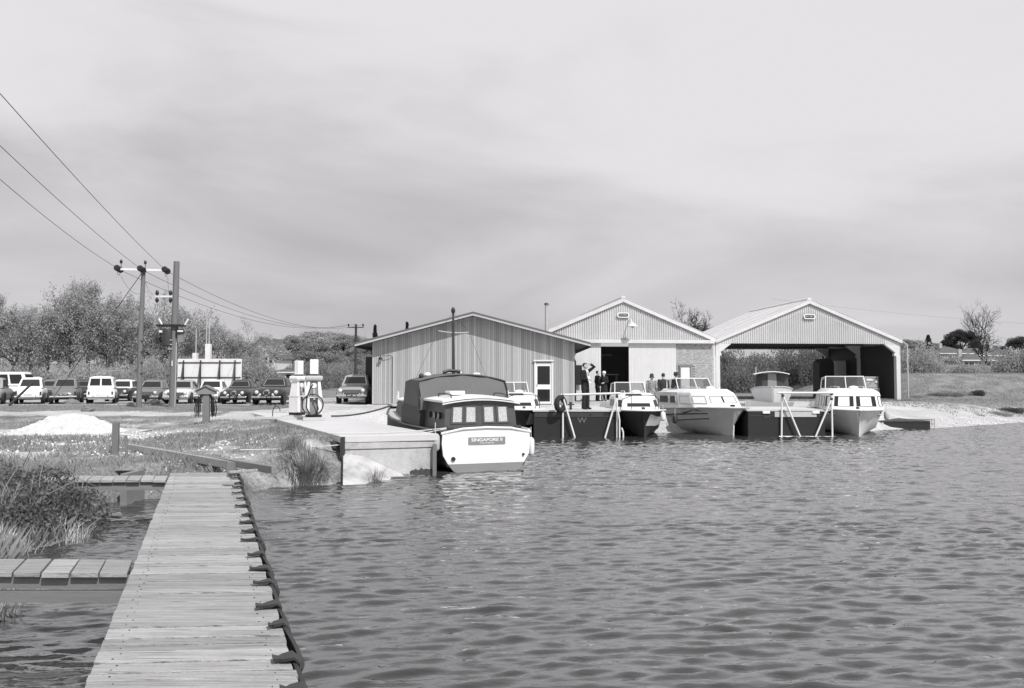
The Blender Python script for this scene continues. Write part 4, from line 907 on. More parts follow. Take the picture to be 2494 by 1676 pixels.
for a in (.1, .33, .56, .76): MB().panel((p0[0], p0[1], p1[1], p1[0]), a, a+.13, .3, .85, .016, .01).build('window', 'glass', hc)
MB().panel((p0[2], p0[3], p1[3], p1[2]), .28, .74, .02, .98, .012, .016).build('cabin_door', 'grey', hc)
up = lambda y, w, z: [(w*(-1+2*i/10), y, z+.12*(1-(-1+2*i/10)**2)) for i in range(11)]
MB().loft([u+[(x, y, z-.04) for x, y, z in u[::-1]] for u in (up(1.2, .78, 1.72), up(4.6, .86, 1.74))]).build('cabin_roof', 'white', HB, smooth=True)
for i in range(6): MB().box((-.35, 1.9+i*.36, 1.87), (.09, .22, .03)).build('roof_slat', 'dark', HB)
MB().cyl((-.7, 4.3, 1.7), (-.7, 4.3, 2.1), .02).build('mast_stub', 'lgrey', HB)
for y_ in (1.2, 3.6): MB().box((0, y_, .06), (1.2, .16, .14)).build('chock', 'beam', HB)
# dinghy and dark rowing boat behind
db_ = at(1815, 985, 36.5); DB = thing('dinghy', 'small open dinghy on the bank between the grey cruiser and the laid-up boat', 'boat', (db_.x, db_.y, gz(db_.x, db_.y)), R(-60))
rg = [[(-a, y, s_), (-a*.8, y, .12), (0, y, .02), (a*.8, y, .12), (a, y, s_), (a*.9, y, s_-.02), (a*.7, y, .16), (0, y, .07), (-a*.7, y, .16), (-a*.9, y, s_-.02)] for y, a, s_ in ((0, .04, .58), (.3, .3, .52), (.9, .55, .46), (1.8, .6, .44), (2.5, .5, .46))]
MB().loft(rg).build('hull', 'lgrey', DB, smooth=True); MB().box((0, 1.4, .3), (1.0, .22, .03)).build('thwart', 'beam', DB)

# ---------------------------------------------------------------- pontoons and pipe trestles
def pontoon(label, px0, px1, py, D, deckz, mark):
    a, b_ = gp(px0, py, 0), gp(px1, py, 0); yv = (a.y+b_.y)/2; w = b_.x-a.x
    P_ = thing('pontoon', label, 'pontoon', ((a.x+b_.x)/2, yv, 0)); 
    MB().box((0, D/2, deckz/2-.25), (w, D, deckz+.42)).build('hull', 'steel', P_, bevel=.02)
    MB().box((0, D/2, deckz+.005), (w+.06, D+.04, .05)).build('deck', 'concrete', P_)
    MB().box((0, -.006, deckz-.2), (w*.98, .02, .04)).build('rubbing_strip', 'dark', P_)
    return P_, a, b_, yv
p1_, a1, b1, y1_ = pontoon('black steel pontoon with the white W mark, under the man shading his eyes', 1300, 1510, 1066, 3.6, 1.0, True)
text('W', .3, 'mark', p1_, ((1417-1247)/FPX*y1_-p1_.location.x, -.012, .64), (math.pi/2, 0, 0), .002, 1.1); text('W', .12, 'mark', p1_, ((1437-1247)/FPX*y1_-p1_.location.x, -.012, .84), (math.pi/2, 0, 0), .002)
MB().box((-.3, -.004, .86), (2.6, .02, .18)).build('lighter_strake', 'dark', p1_)
p2_, a2, b2, y2_ = pontoon('black steel pontoon between the grey and the white cruiser', 1822, 2010, 1064, 3.8, 1.0, False)
MB().box((.35, -.01, .86), (1.6, .03, .2)).build('grey_fender_plank', 'hullgrey', p2_)
for x_ in (-.78, 1.12): MB().box((x_, -.03, .93), (.28, .08, .1)).build('white_block', 'white', p2_, bevel=.02)
text('John', .12, 'mark', p2_, (-.72, -.012, .78), (math.pi/2, 0, 0), .002)
def pframe(label, Yd, top, legs, foot=None, gr=''):
    """tubular frame: rail, uprights, raking braces; pixel columns at distance Yd"""
    o = at((top[0]+top[2])/2, 1066, Yd); F_ = thing('pipe_trestle', label, 'trestle', (o.x, Yd, 0)); L0 = Vector((o.x, Yd, 0))
    A, B_ = at(top[0], top[1], Yd)-L0, at(top[2], top[3], Yd)-L0
    MB().cyl(A, B_, .042, n=10).build('top_rail', 'galv', F_, smooth=True)
    for k, (x0, y0, x1, y1) in enumerate(legs):
        p, q = at(x0, y0, Yd)-L0, at(x1, y1, Yd)-L0; q.z = max(q.z, -.5); dy = Vector((0, -.05 if k % 2 else .03, 0)); MB().cyl(p+dy, q+dy, .036, n=10).build('leg' if abs(x0-x1) < 8 else 'brace', 'galv', F_, smooth=True)
        MB().ball(p+dy, .06, 8, 6).build('clamp', 'dark', F_, smooth=True)
    if foot: MB().cyl(at(foot[0], foot[1], Yd)-L0, at(foot[2], foot[3], Yd)-L0, .036, n=10).build('foot_rail', 'galv', F_, smooth=True)
    return F_
pframe('white pipe trestle on the W pontoon, carrying the old tyre', y1_-.12, (1366, 962, 1511, 958), ((1371, 962, 1371, 1078), (1370, 964, 1401, 1070), (1503, 960, 1503, 1078), (1502, 966, 1472, 1070)))
pframe('white pipe trestle with a foot rail before the right pontoon', y2_-.12, (1894, 957, 2030, 957), ((1905, 958, 1904, 1066), (1906, 964, 1948, 1064), (2026, 960, 2028, 1066), (2024, 972, 1985, 1064)), (1897, 1064, 2036, 1065))
for k, (x0, y0, x1, y1, lb) in enumerate(((1505, 1000, 1509, 1078, 'bent white pipe standing beside the right leg of the pipe trestle'), (1514, 1042, 1518, 1078, 'short white pipe stub in the water by the dark cruiser'))):
    a, b_ = at(x0, y0, y1_-.2), at(x1, y1, y1_-.2); tag(MB().tube([a, a.lerp(b_, .3)+Vector((.04, 0, 0)), b_], .03, 8).build('pipe_post', 'galv', smooth=True), lb, 'pipe')
tp = at(1365, 984, y1_-.22); tag(MB().torus((0, 0, 0), .24, .1, 'y', 24, 10).build('old_tyre', 'tyre', smooth=True), 'old black tyre hung on the left end of the pipe trestle', 'tyre').location = tp; bpy.context.collection.objects[-1].rotation_euler = (0, 0, R(50))
bo_ = at(1390, 985, y1_+.5); B_ = thing('mooring_bollard', 'small iron bollard on the W pontoon left of the man', 'bollard', (bo_.x, bo_.y, 1.03)); MB().cyl((0, 0, 0), (0, 0, .3), .05).build('post', 'dark', B_); MB().cyl((-.12, 0, .2), (.12, 0, .2), .025).build('cross_bar', 'dark', B_)
for C_, i, sg, tp_, lb in ((cr1, 2, -1, (a1.x+3.0, y1_+.4, 1.05), 'rope from the dark cruiser bow to the W pontoon'), (cr2, 2, 1, (a2.x+.3, y2_+.5, 1.05), 'rope from the grey cruiser bow to the right pontoon'), (cr3, 2, -1, (b2.x-.2, y2_+.5, 1.05), 'rope from the white cruiser bow to the right pontoon')):
    p = Vector(C_[1][i][0] if sg < 0 else C_[1][i][-1]); wv = Matrix.Translation(C_[0].location) @ Matrix.Rotation(C_[0].rotation_euler.z, 4, 'Z') @ (p+Vector((0, 0, .04)))
    tag(MB().tube(sag(wv, tp_, .12, 10), .014, 5).build('mooring_rope', 'rope', smooth=True), lb, 'rope')
# low dark landing stage and wire basket at the far right
ls = gp(2185, 1046, 0); lz_ = thing('landing_stage', 'low black landing stage at the water beyond the white cruiser', 'landing stage', (ls.x, ls.y, 0), R(3))
for k in range(5): MB().box((-1.0+k*.52, 1.5, .36), (.5, 3.4, .06)).build('deck_board', 'dark', lz_)
MB().box((.03, -.12, .12), (2.75, .1, .5)).build('face_board', 'black', lz_)
for x_ in (-1.2, 1.25): MB().cyl((x_, -.05, -.8), (x_, -.05, .3), .08).build('pile', 'black', lz_)
wb = gp(2254, 1043, 0); WBk = thing('wire_basket', 'open wire mesh basket at the water edge right of the landing stage', 'basket', (wb.x, wb.y, 0), R(3))
for k in range(8): MB().cyl((-.42+.12*k, 0, -.1), (-.42+.12*k, 0, .4), .016, n=5).build('mesh_rod', 'grey', WBk)
for z_ in (.05, .2, .38): MB().cyl((-.44, 0, z_), (.44, 0, z_), .016, n=5).build('mesh_rod', 'grey', WBk)
for x_ in (-.44, .44): MB().cyl((x_, 0, .38), (x_, .6, .38), .016, n=5).build('mesh_rod', 'grey', WBk)
MB().cyl((-.44, .6, .38), (.44, .6, .38), .016, n=5).build('mesh_rod', 'grey', WBk)
# ---------------------------------------------------------------- fuel pumps on the quay
def pump(label, p, rz, nm):
    P_ = thing('fuel_pump', label, 'fuel pump', p, rz)
    MB().box((0, 0, .05), (.62, .5, .1)).build('plinth', 'concrete', P_, bevel=.01); MB().box((0, 0, .14), (.48, .38, .09)).build('kick_plate', 'black', P_)
    for sg in (-1, 1):
        MB().box((sg*.185, 0, .44), (.13, .38, .52)).build('side_case', 'white', P_, bevel=.012)
        MB().loft([[(sg*.25, -.17, .71), (sg*.14, -.17, .71), (sg*.14, .17, .71), (sg*.25, .17, .71)], [(sg*.19, -.13, 1.2), (sg*.11, -.13, 1.2), (sg*.11, .13, 1.2), (sg*.19, .13, 1.2)]]).build('pillar', 'white', P_, bevel=.01)
    MB().box((0, .04, .44), (.235, .26, .52)).build('front_panel', 'grey', P_)
    MB().loft([[(-.12, -.12, .71), (.12, -.12, .71), (.12, .12, .71), (-.12, .12, .71)], [(-.1, -.1, 1.2), (.1, -.1, 1.2), (.1, .1, 1.2), (-.1, .1, 1.2)]]).build('meter_case', 'grey', P_)
    MB().box((0, 0, .705), (.52, .4, .03)).build('waist_band', 'cream', P_)
    MB().cyl((0, -.13, 1.06), (0, -.09, 1.06), .08, n=16).build('meter_dial', 'white', P_); MB().cyl((0.02, -.2, .62), (0.0, -.1, .95), .035, n=8).build('nozzle', 'chrome', P_)
    MB().box((0, 0, 1.285), (.53, .4, .15)).build('head', 'lgrey' if nm else 'white', P_, bevel=.05)
    MB().box((0, 0, 1.375), (.2, .16, .05)).build('neck', 'black', P_)
    MB().box((0, 0, 1.63), (.25, .17, .45)).build('lamp_box', 'white', P_, bevel=.015)
    if nm:
        MB().torus((-.03, -.24, .49), .31, .018, 'y', 32, 8).build('hose', 'black', P_, smooth=True); MB().tube([(-.1, -.22, .18), (-.21, -.24, .4), (-.2, -.22, .7), (-.1, -.16, 1.0), (-.03, -.14, 1.1)], .018, 8).build('hose', 'black', P_, smooth=True)
        MB().tube([(.02, -.2, .62), (.1, -.23, .5), (.14, -.24, .35), (.05, -.24, .2)], .018, 8).build('hose', 'black', P_, smooth=True)
    else: MB().box((.0, -.21, .9), (.05, .02, .12)).build('label_plate', 'dark', P_)
pa = gp(764, 1024, .95); pb = gp(727, 1018, .95)
pump('nearer white fuel pump with coiled black hose', pa, R(12), 1)
q = pump('farther white fuel pump seen side-on, left of the hosed one', pb, R(62), 0)
kb = gp(690, 1021, .95); tag(MB().box((0, 0, .04), (1.7, .3, .08), rz=R(5)).build('pump_kerb', 'concrete', bevel=.01), 'low concrete kerb on the slab left of the pumps', 'kerb').location = kb
hk = gp(664, 1016, .93); tag(MB().tube([(0, 0, -.1), (0, 0, .2), (.03, 0, .3), (.1, 0, .37), (.18, 0, .36), (.24, 0, .26), (.25, 0, .2)], .016, 8).build('vent_pipe', 'dark', smooth=True), 'thin crook-topped vent pipe by the end of the pump kerb', 'pipe').location = hk
# ---------------------------------------------------------------- posts and timbers on the bank
def ongr(px, py, z0=.7):
    p = gp(px, py, z0)
    for _ in range(4): p = gp(px, py, gz(p.x, p.y))
    return p
mp_ = ongr(502, 1030); MP = thing('supply_post', 'stout timber post with a little pitched roof and hanging black hoses', 'post', mp_-Vector((0, 0, .05)), R(8))
MB().box((0, 0, .5), (.21, .2, 1.1)).build('post', 'post', MP, bevel=.01)
for sg in (-1, 1): MB().prism([(0, 1.3), (sg*.36, 1.12), (sg*.36, 1.08), (0, 1.26)], -.2, .2).build('roof_board', 'beam', MP)
MB().prism([(0, 1.25), (.3, 1.08), (.3, 1.0), (-.3, 1.0), (-.3, 1.08)], -.15, .15).build('roof_gable', 'grey', MP)
MB().ball((-.33, -.1, 1.02), .055).build('lamp_globe', 'white', MP, smooth=True)
for k, (x_, d_) in enumerate(((-.2, .0), (-.15, -.06), (-.24, .05), (.19, 0), (.24, -.05), (.15, .06))):
    b_ = .14+.06*(k % 3); MB().tube([(x_*.6, d_-.06, 1.0), (x_*1.3, d_-.1, .8), (x_*1.5, d_-.1, .5), (x_*1.35, d_-.1, .32-b_*.3), (x_*1.1, d_-.08, .42), (x_*1.05, d_-.08, .9)], .018, 6).build('hose', 'black', MP, smooth=True)
for px, pt, pb_, w, lb in ((281, 1030, 1108, .125, 'square grey timber post standing on the grassy left bank'), (308, 1061, 1117, .05, 'thin stake leaning beside the square timber post')):
    p = ongr(px, pb_, .64); h = (pb_-pt)/FPX*p.y; tag(MB().box((0, 0, h/2-.1), (w, w, h+.2), rz=.2, ry=0 if w > .1 else -.08).build('mooring_post', 'post', bevel=.008), lb, 'post').location = p
for (x0, y0, x1, y1, w, h, lb, m) in ((310, 1092, 566, 1138, .1, .14, 'long pale timber baulk lying on the bank behind the jetty end', 'plank'), (368, 1098, 668, 1140, .09, .12, 'long dark timber lying on the bank farther from the jetty', 'beam'), (560, 1152, 625, 1147, .05, .04, 'short pale board by the right corner of the jetty end', 'plank'), (470, 1060, 545, 1046, .18, .03, 'pale broken plank on the bank below the supply post', 'plank'), (530, 1078, 590, 1066, .14, .03, 'second pale broken plank on the bank, nearer the water', 'plank')):
    a, b_ = ongr(x0, y0), ongr(x1, y1); c_ = (a+b_)/2; a.z += h*.25; b_.z += h*.25-(.06 if x1 == 668 else 0)
    tag(MB().bar(a-c_, b_-c_, w, h).build('timber_baulk', m, bevel=.008), lb, 'timber').location = c_
p = ongr(563, 1150); tag(MB().box((0, 0, .04), (.1, .1, .22)).build('baulk_peg', 'post'), 'short square peg holding the pale baulk at the jetty end', 'post').location = p
# leaning rod at the left of the cars
a, b_ = at(22, 988, 47.0), at(80, 932, 47.5); tag(MB().tube([a-b_, Vector((0, 0, 0))], [.07, .06], 8).build('leaning_stake', 'dark', smooth=True), 'dark pole leaning before the white saloon at far left', 'pole').location = b_
# ---------------------------------------------------------------- power poles and lines
PZ = .62; p1p = Vector((at(338, 990, 46.3).x, 46.3, PZ)); H1 = at(343, 662, 46.3).z-PZ
PP = thing('power_pole', 'power pole with crossarm and disc insulators, left of the pair', 'pole', p1p)
MB().tube([(0, 0, -.3), (.03, 0, H1*.5), (.12, 0, H1)], [.15, .135, .11], 12).build('pole', 'pole', PP, smooth=True)
ca = Vector((math.cos(R(14)), math.sin(R(14)), 0)); zc = at(343, 658, 46.3).z-PZ; hc_ = Vector((.12, -.13, zc))
MB().bar(hc_-ca*1.28, hc_+ca*1.28, .1, .12).build('crossarm', 'galv', PP)
ATT = []
for k, o in enumerate((-1.22, .0, 1.22)):
    c_ = hc_+ca*o+Vector((0, -.2 if k == 1 else -.1, .02)); fw_ = Vector((.29, -1, 0)).normalized()
    for j in range(2): MB().cyl(c_+fw_*(.16+.14*j), c_+fw_*(.22+.14*j), .17, .12, n=14).build('disc_insulator', 'porcelain', PP, smooth=True)
    for j in range(2): MB().cyl(c_-fw_*(.12+.14*j)+Vector((.1, 0, -.05)), c_-fw_*(.18+.14*j)+Vector((.1, 0, -.05)), .17, .12, n=14).build('disc_insulator', 'porcelain', PP, smooth=True)
    ATT.append((c_+fw_*.45, c_-fw_*.4+Vector((.1, 0, -.05))))
for o in (-1.1, .14): 
    c_ = hc_+ca*o; MB().cyl(c_, c_+Vector((0, 0, .4)), .02, n=6).build('insulator_pin', 'dark', PP); MB().ball(c_+Vector((0, 0, .42)), (.08, .08, .12)).build('pin_insulator', 'porcelain', PP, smooth=True)
for z_ in (1.9, 2.5, 3.1, 3.7): MB().box((.13+.02*(z_ > 3), -.1, z_), (.22, .05, .05)).build('step_iron', 'dark', PP)
for k in range(3):   # jumper loops
    a_, b__ = ATT[k]; MB().tube(sag(a_, b__, .35, 8), .012, 5).build('jumper', 'wire', PP)
p2p = Vector((at(420, 988, 47.0).x, 47.0, PZ)); H2 = at(424, 637, 47.0).z-PZ
P2 = thing('transformer_pole', 'thicker power pole carrying the dark transformer, right of the pair', 'pole', p2p)
MB().tube([(0, 0, -.3), (.04, 0, H2*.5), (.1, 0, H2)], [.2, .185, .16], 12).build('pole', 'pole', P2, smooth=True)
z_ = at(400, 722, 46.9).z-PZ; MB().box((-.5, -.05, z_), (1.1, .08, .1)).build('crossarm', 'galv', P2)
for x_ in (-.95, -.2): 
    for dz_ in (.2, -.2): MB().ball((x_, -.05, z_+dz_), (.1, .1, .16)).build('pin_insulator', 'porcelain', P2, smooth=True)
MB().box((-1.55-.12, -.05, z_), (.1, .06, .08)).build('arm_end', 'galv', P2)
zt_ = at(424, 820, 46.9).z-PZ
trf = MB().loft([[(-.3+r_*math.cos(t), .0+r_*math.sin(t), zt_+q) for t in [i*math.pi/7 for i in range(14)]] for r_, q in ((.25, -.55), (.34, -.5), (.34, .3), (.3, .42))]).build('transformer', 'dark', P2, smooth=True)
MB().box((-.1, -.1, zt_+.62), (1.5, .5, .12)).build('transformer_top', 'black', P2); MB().box((.42, -.15, zt_+.28), (.36, .3, .26)).build('fuse_box', 'black', P2); MB().box((.48, -.15, zt_-.12), (.3, .25, .38)).build('switch_box', 'grey', P2)
MB().box((.5, -.32, zt_+.3), (.3, .04, .1)).build('fuse_plate', 'white', P2); MB().box((-.6, -.32, zt_+.28), (.16, .1, .12)).build('bushing', 'white', P2)
for x_, dx_ in ((-.62, -.18), (.66, .2)): MB().cyl((x_, -.1, zt_+.66), (x_+dx_, -.1, zt_+1.0), .05).build('bushing', 'white', P2)
for k in range(3): MB().box((-.1, -.22, zt_-.2-.25*k), (.2, .1, .06)).build('cable_cleat', 'lgrey', P2)
MB().tube([(.18, -.12, 0), (.2, -.12, 2.2), (.2, -.1, zt_-.3)], .03, 6).build('cable_guard', 'lgrey', P2); MB().box((.02, -.2, at(420, 885, 46.8).z-PZ), (.05, .02, .3)).build('notice_strip', 'white', P2)
MB().tube([(.1, 0, z_-.3), (.5, 0, z_-.7), (.75, -.05, zt_+1.0)], .012, 5).build('drop_lead', 'wire', P2)
fp = Vector((at(866, 920, 92).x, 92.0, 1.6)); Hf = at(867, 790, 92).z-1.6
FP = thing('power_pole', 'distant power pole standing just left of the cedar building', 'pole', fp); MB().tube([(0, 0, -.5), (0, 0, Hf)], [.17, .13], 8).build('pole', 'barebark', FP)
MB().box((0, -.1, Hf-.35), (1.75, .1, .1)).build('crossarm', 'dark', FP)
for o in (-.8, .8): MB().ball((o, -.1, Hf-.1), (.1, .1, .17)).build('pin_insulator', 'porcelain', FP)
ends = [(-11.3, 18.4, 228), (-13.8, 22.5, 355), (-16.0, 26.0, 437)]
for k, nmx in enumerate(('lowest', 'middle', 'uppermost')):
    A = p1p+ATT[k][0]; e = {0: (26.0, 437), 1: (22.5, 355), 2: (18.4, 228)}[k]; Bm = at(0, e[1], e[0]); dirv = (Bm-A); E = A+Vector((dirv.x, dirv.y, 0))*2.0; 
    # parabola through A, Bm and a far support
    t0 = .5; E.z = A.z+1.6; sg_ = -(Bm.z-(A.z+(E.z-A.z)*t0))/(4*t0*(1-t0))
    tag(MB().tube(sag(A, E, sg_, 28), .011, 5).build('power_line', 'wire'), nmx+' of the three wires running up to the left from the pole', 'wire')
    fpz = Vector((fp.x+(-.8, 0, .8)[k], 91.9, fp.z+Hf+(-.02 if k != 1 else .05)))
    tag(MB().tube(sag(p1p+ATT[k][1], fpz, 1.5, 24), .013, 5).build('power_line', 'wire'), ('left', 'middle', 'right')[k]+' of the three wires running away to the distant pole', 'wire')
    a_ = p1p+ATT[k][1]+Vector((0, 0, -.3)); b_ = p2p+Vector((-1.6+.75*k, -.05, z_+.3)); b_ = p2p+Vector(((-1.6, -.95, -.2)[k], -.05, z_+.3)); tag(MB().tube(sag(a_, b_, .5, 12), .009, 5).build('lead_wire', 'wire'), ('left', 'middle', 'right')[k]+' slack lead between the two near poles', 'wire')
st_b = Vector((at(118, 975, 53).x, 53, .6)); tag(MB().tube([p1p+Vector((.05, .05, zc-.1)), st_b], .02, 5).build('stay_wire', 'wire'), 'taut stay wire slanting from the pole top down to the left', 'wire')
tag(MB().tube(sag(at(1880, 728, 95), at(2700, 800, 95), .4, 16), .007, 5).build('telephone_line', 'wire'), 'faint wire crossing the sky to the right of the barn', 'wire')
# ---------------------------------------------------------------- hoarding seen from behind
Yh = 66.0; hl, hrr = at(432, 950, Yh), at(588, 950, Yh); zb_, zt2 = .8, at(510, 874, Yh).z
HO = thing('hoarding', 'white hoarding seen from behind with dark raking braces', 'hoarding', ((hl.x+hrr.x)/2, Yh, .6)); hw = (hrr.x-hl.x)/2
for k in range(10): w_ = 2*hw/10; MB().box((-hw+w_*(k+.5), 0, (zt2-.6+.35)/2), (w_-.003, .05, zt2-.6-.35)).build('panel', 'white', HO)
for z_ in (.9, 1.75, zt2-.6-.3): MB().box((0, -.06, z_), (2*hw-.1, .06, .07)).build('rail', 'dark', HO)
for x_ in (-hw+.5, -hw*.27, hw*.33, hw-.5):
    MB().box((x_, -.13, 1.6), (.09, .08, 3.0)).build('upright', 'black', HO); MB().bar((x_, -.15, 2.9), (x_+.25, -1.5, .1), .08, .08).build('brace', 'black', HO)
for px0, px1, yt, poles_, lb in ((471, 481, 860, ((478, 800),), 'shorter white flagpole box rising behind the hoarding'), (502, 514, 838, ((504, 762), (510, 785)), 'taller white flagpole box with two poles behind the hoarding')):
    a, b_ = at(px0, yt, 67.2), at(px1, yt, 67.2); FX = thing('flagpole_box', lb, 'flagpole', ((a.x+b_.x)/2, 67.2, .7)); MB().box((0, 0, (a.z-.7)/2), (b_.x-a.x, .4, a.z-.7)).build('casing', 'white', FX)
    for px, py in poles_: 
        t_ = at(px, py, 67.2); MB().tube([(t_.x-FX.location.x, 0, a.z-.7), (t_.x-FX.location.x, 0, t_.z-.7)], [.05, .035], 6).build('flagpole', 'lgrey', FX)
# ---------------------------------------------------------------- heap of chalk
hx = heap; mb = MB(); rs = np.random.RandomState(3); hv = []; n_ = 90; A_, B_2 = np.meshgrid(np.linspace(-1, 1, n_), np.linspace(-1, 1, n_)); r2 = np.sqrt(A_**2+B_2**2)
hh = (1-sm(.1, 1, r2))*.5+np.exp(-((A_+.35)**2+B_2**2)*7)*.06+np.exp(-((A_-.4)**2+(B_2-.1)**2)*9)*.1; hh = hh*.85; px_ = A_*1.9; py_ = B_2*1.5; hh = hh*(.8+.5*fbm(px_*2+5, py_*2, 4, 2))+ ((vnoise(px_*13, py_*13, 8)-.5)*.07+(vnoise(px_*24, py_*24, 18)-.5)*.04)*sm(.0, .08, hh)
i_ = np.arange(n_*n_).reshape(n_, n_); me = fast('chalk_heap', np.stack([px_.ravel(), py_.ravel(), hh.ravel()-.06], 1), np.stack([i_[:-1, :-1].ravel(), i_[:-1, 1:].ravel(), i_[1:, 1:].ravel(), i_[1:, :-1].ravel()], 1))
HP = link('chalk_heap', me, 'chalk'); HP.location = (hx.x, hx.y+.9, gz(hx.x, hx.y+.9)); tag(HP, 'low heap of white chalk rubble on the left bank', 'heap')
# clods of dug earth by the pole
for k, (px, py, sx_, lb) in enumerate(((175, 985, .55, 'dug clod of earth before the dark saloon, left of the pole'), (215, 1000, .35, 'smaller clod of earth right of the dug clod'), (325, 990, .4, 'clod of turf at the foot of the left pole'), (376, 986, .6, 'mound of turf between the two poles'))):
    p = ongr(px, py, .62); m_ = MB(); m_.ball((0, 0, 0), (sx_, sx_*.6, sx_*.5), 14, 9)
    m_.v = [tuple(Vector(v_)*(.7+.6*float(vnoise(v_[0]*5+k*9, v_[1]*5+v_[2]*7, k)))) for v_ in m_.v]; tag(m_.build('earth_clod', 'ground', smooth=False), lb, 'clod').location = p+Vector((0, 0, .05))
# ---------------------------------------------------------------- parked cars
def car(label, px, py, yaw, body='dark', roof=None, kind='saloon', rear=False, plate=None, z0=.62, sc_=1.0, pm='black', tm='white'):
    p = ongr(px, py, z0); C_ = thing('parked_car' if kind not in ('van', 'bus') else {'van': 'parked_van', 'bus': 'minibus'}[kind], label, {'van': 'van', 'bus': 'minibus'}.get(kind, 'car'), p, yaw+(math.pi if rear else 0), 'vehicles parked behind the bank'); roof = roof or body
    if kind == 'jag': st = [(-2.2, .52, .3, .62), (-2.12, .68, .26, .74), (-1.8, .78, .24, .86), (-1.0, .82, .22, .93), (-.3, .82, .22, .96), (.8, .82, .22, .95), (1.5, .78, .26, .9), (2.0, .68, .3, .78), (2.2, .5, .38, .6)]; cb = (-.55, 1.35, -.1, .75, .72, .5, .93, 1.43)
    elif kind == 'old': st = [(-2.0, .5, .32, .7), (-1.9, .66, .28, .86), (-1.4, .72, .26, .95), (-.5, .75, .24, .98), (.7, .75, .24, .98), (1.3, .72, .28, .95), (1.8, .66, .3, .82), (2.0, .5, .36, .62)]; cb = (-.6, 1.35, -.3, .6, .7, .54, .95, 1.55)
    elif kind in ('van',): st = [(-1.9, .62, .3, .72), (-1.75, .74, .26, .82), (-1.0, .78, .24, .9), (0, .79, .24, .95), (1.6, .79, .26, .95), (1.72, .77, .28, .93)]; cb = (-.9, 1.68, -.45, 1.58, .75, .62, .92, 1.62)
    elif kind == 'bus': st = [(-2.3, .8, .35, .9), (-2.2, .9, .3, 1.0), (0, .92, .3, 1.05), (2.2, .92, .3, 1.05), (2.3, .86, .35, 1.0)]; cb = (-2.15, 2.25, -1.8, 2.05, .9, .74, 1.02, 1.98)
    else: st = [(-2.05, .66, .34, .72), (-1.98, .75, .28, .8), (-1.2, .78, .25, .87), (-.4, .79, .24, .9), (.8, .79, .24, .9), (1.5, .78, .27, .88), (1.95, .74, .3, .82), (2.05, .66, .36, .72)]; cb = (-.7, 1.15, -.2, .75, .72, .56, .88, 1.42)
    rg = []
    for y, w, zb, zt in st:
        rg.append([(-w*.86, y, zb), (-w*.98, y, zb+.1), (-w, y, zb+(zt-zb)*.55), (-w*.96, y, zt-.1), (-w*.84, y, zt-.015), (-w*.5, y, zt+.025), (w*.5, y, zt+.025), (w*.84, y, zt-.015), (w*.96, y, zt-.1), (w, y, zb+(zt-zb)*.55), (w*.98, y, zb+.1), (w*.86, y, zb)])
    B_ = MB().loft(rg).build('body', body, C_, smooth=True, ang=50)
    yf, yr, tf, tr_, wb_, wt, zb, zt = cb
    p0 = [(-wb_, yr, zb), (-wb_, yf, zb), (wb_, yf, zb), (wb_, yr, zb)]; p1 = [(-wt, tr_, zt), (-wt, tf, zt), (wt, tf, zt), (wt, tr_, zt)]; p2 = [(-wt*.6, tr_-.12, zt+.05), (-wt*.6, tf+.15, zt+.05), (wt*.6, tf+.15, zt+.05), (wt*.6, tr_-.12, zt+.05)]
    G = MB().loft([p0, p1, p2]).build('cabin', roof, C_, bevel=.06)
    qs = {'f': (p0[1], p0[2], p1[2], p1[1]), 'r': (p0[3], p0[0], p1[0], p1[3]), 'l': (p0[0], p0[1], p1[1], p1[0]), 'R': (p0[2], p0[3], p1[3], p1[2])}
    for k, ws in (('f', ((.08, .92),)), ('r', ((.1, .9),) if kind != 'van' else ((.08, .46), (.54, .92))), ('l', ((.1, .48), (.54, .86)) if kind != 'van' else ((.7, .95),)), ('R', ((.14, .46), (.52, .9)) if kind != 'van' else ((.05, .3),))):
        if kind == 'bus' and k in 'lR': ws = ((.04, .22), (.25, .47), (.5, .72), (.75, .95))
        for a, b_ in ws:
            w_ = MB().panel(qs[k], a, b_, .16 if kind != 'van' else .3, .86, .012, .02).build('windscreen' if k == 'f' else 'window', 'glass', G)
            if k in 'fr': MB().frame(qs[k], a, b_, .16 if kind != 'van' else .3, .86, .014, .022).build('window_trim', 'chrome' if kind not in ('van', 'bus') else 'dark', w_)
    for yw_ in (st[0][0]+.72, st[-1][0]-.75 if kind != 'van' else 1.05):
        for sg in (-1, 1):
            w_ = MB().cyl((sg*.62, yw_, .31), (sg*.8, yw_, .31), .31, n=16).build('wheel', 'tyre', C_, smooth=True); MB().cyl((sg*.79, yw_, .31), (sg*.812, yw_, .31), .17, n=12).build('hub_cap', 'chrome', w_)
            MB().cyl((sg*(.79+.02*(kind == 'bus')), yw_, .36), (sg*(.815+.1*(kind == 'bus')), yw_, .36), .36, n=16).build('wheel_arch', 'black', C_)
    F0 = st[0][0]; E0 = st[-1][0]
    MB().box((0, F0-.06, .42), (1.5, .08, .09)).build('front_bumper', 'chrome', C_, bevel=.02); MB().box((0, E0+.06, .44), (1.48, .08, .09)).build('rear_bumper', 'chrome', C_, bevel=.02)
    for x_ in (-.4, .4):
        MB().box((x_, F0-.1, .45), (.06, .07, .17)).build('overrider', 'chrome', C_, bevel=.015); MB().box((x_, E0+.1, .47), (.06, .07, .17)).build('overrider', 'chrome', C_, bevel=.015)
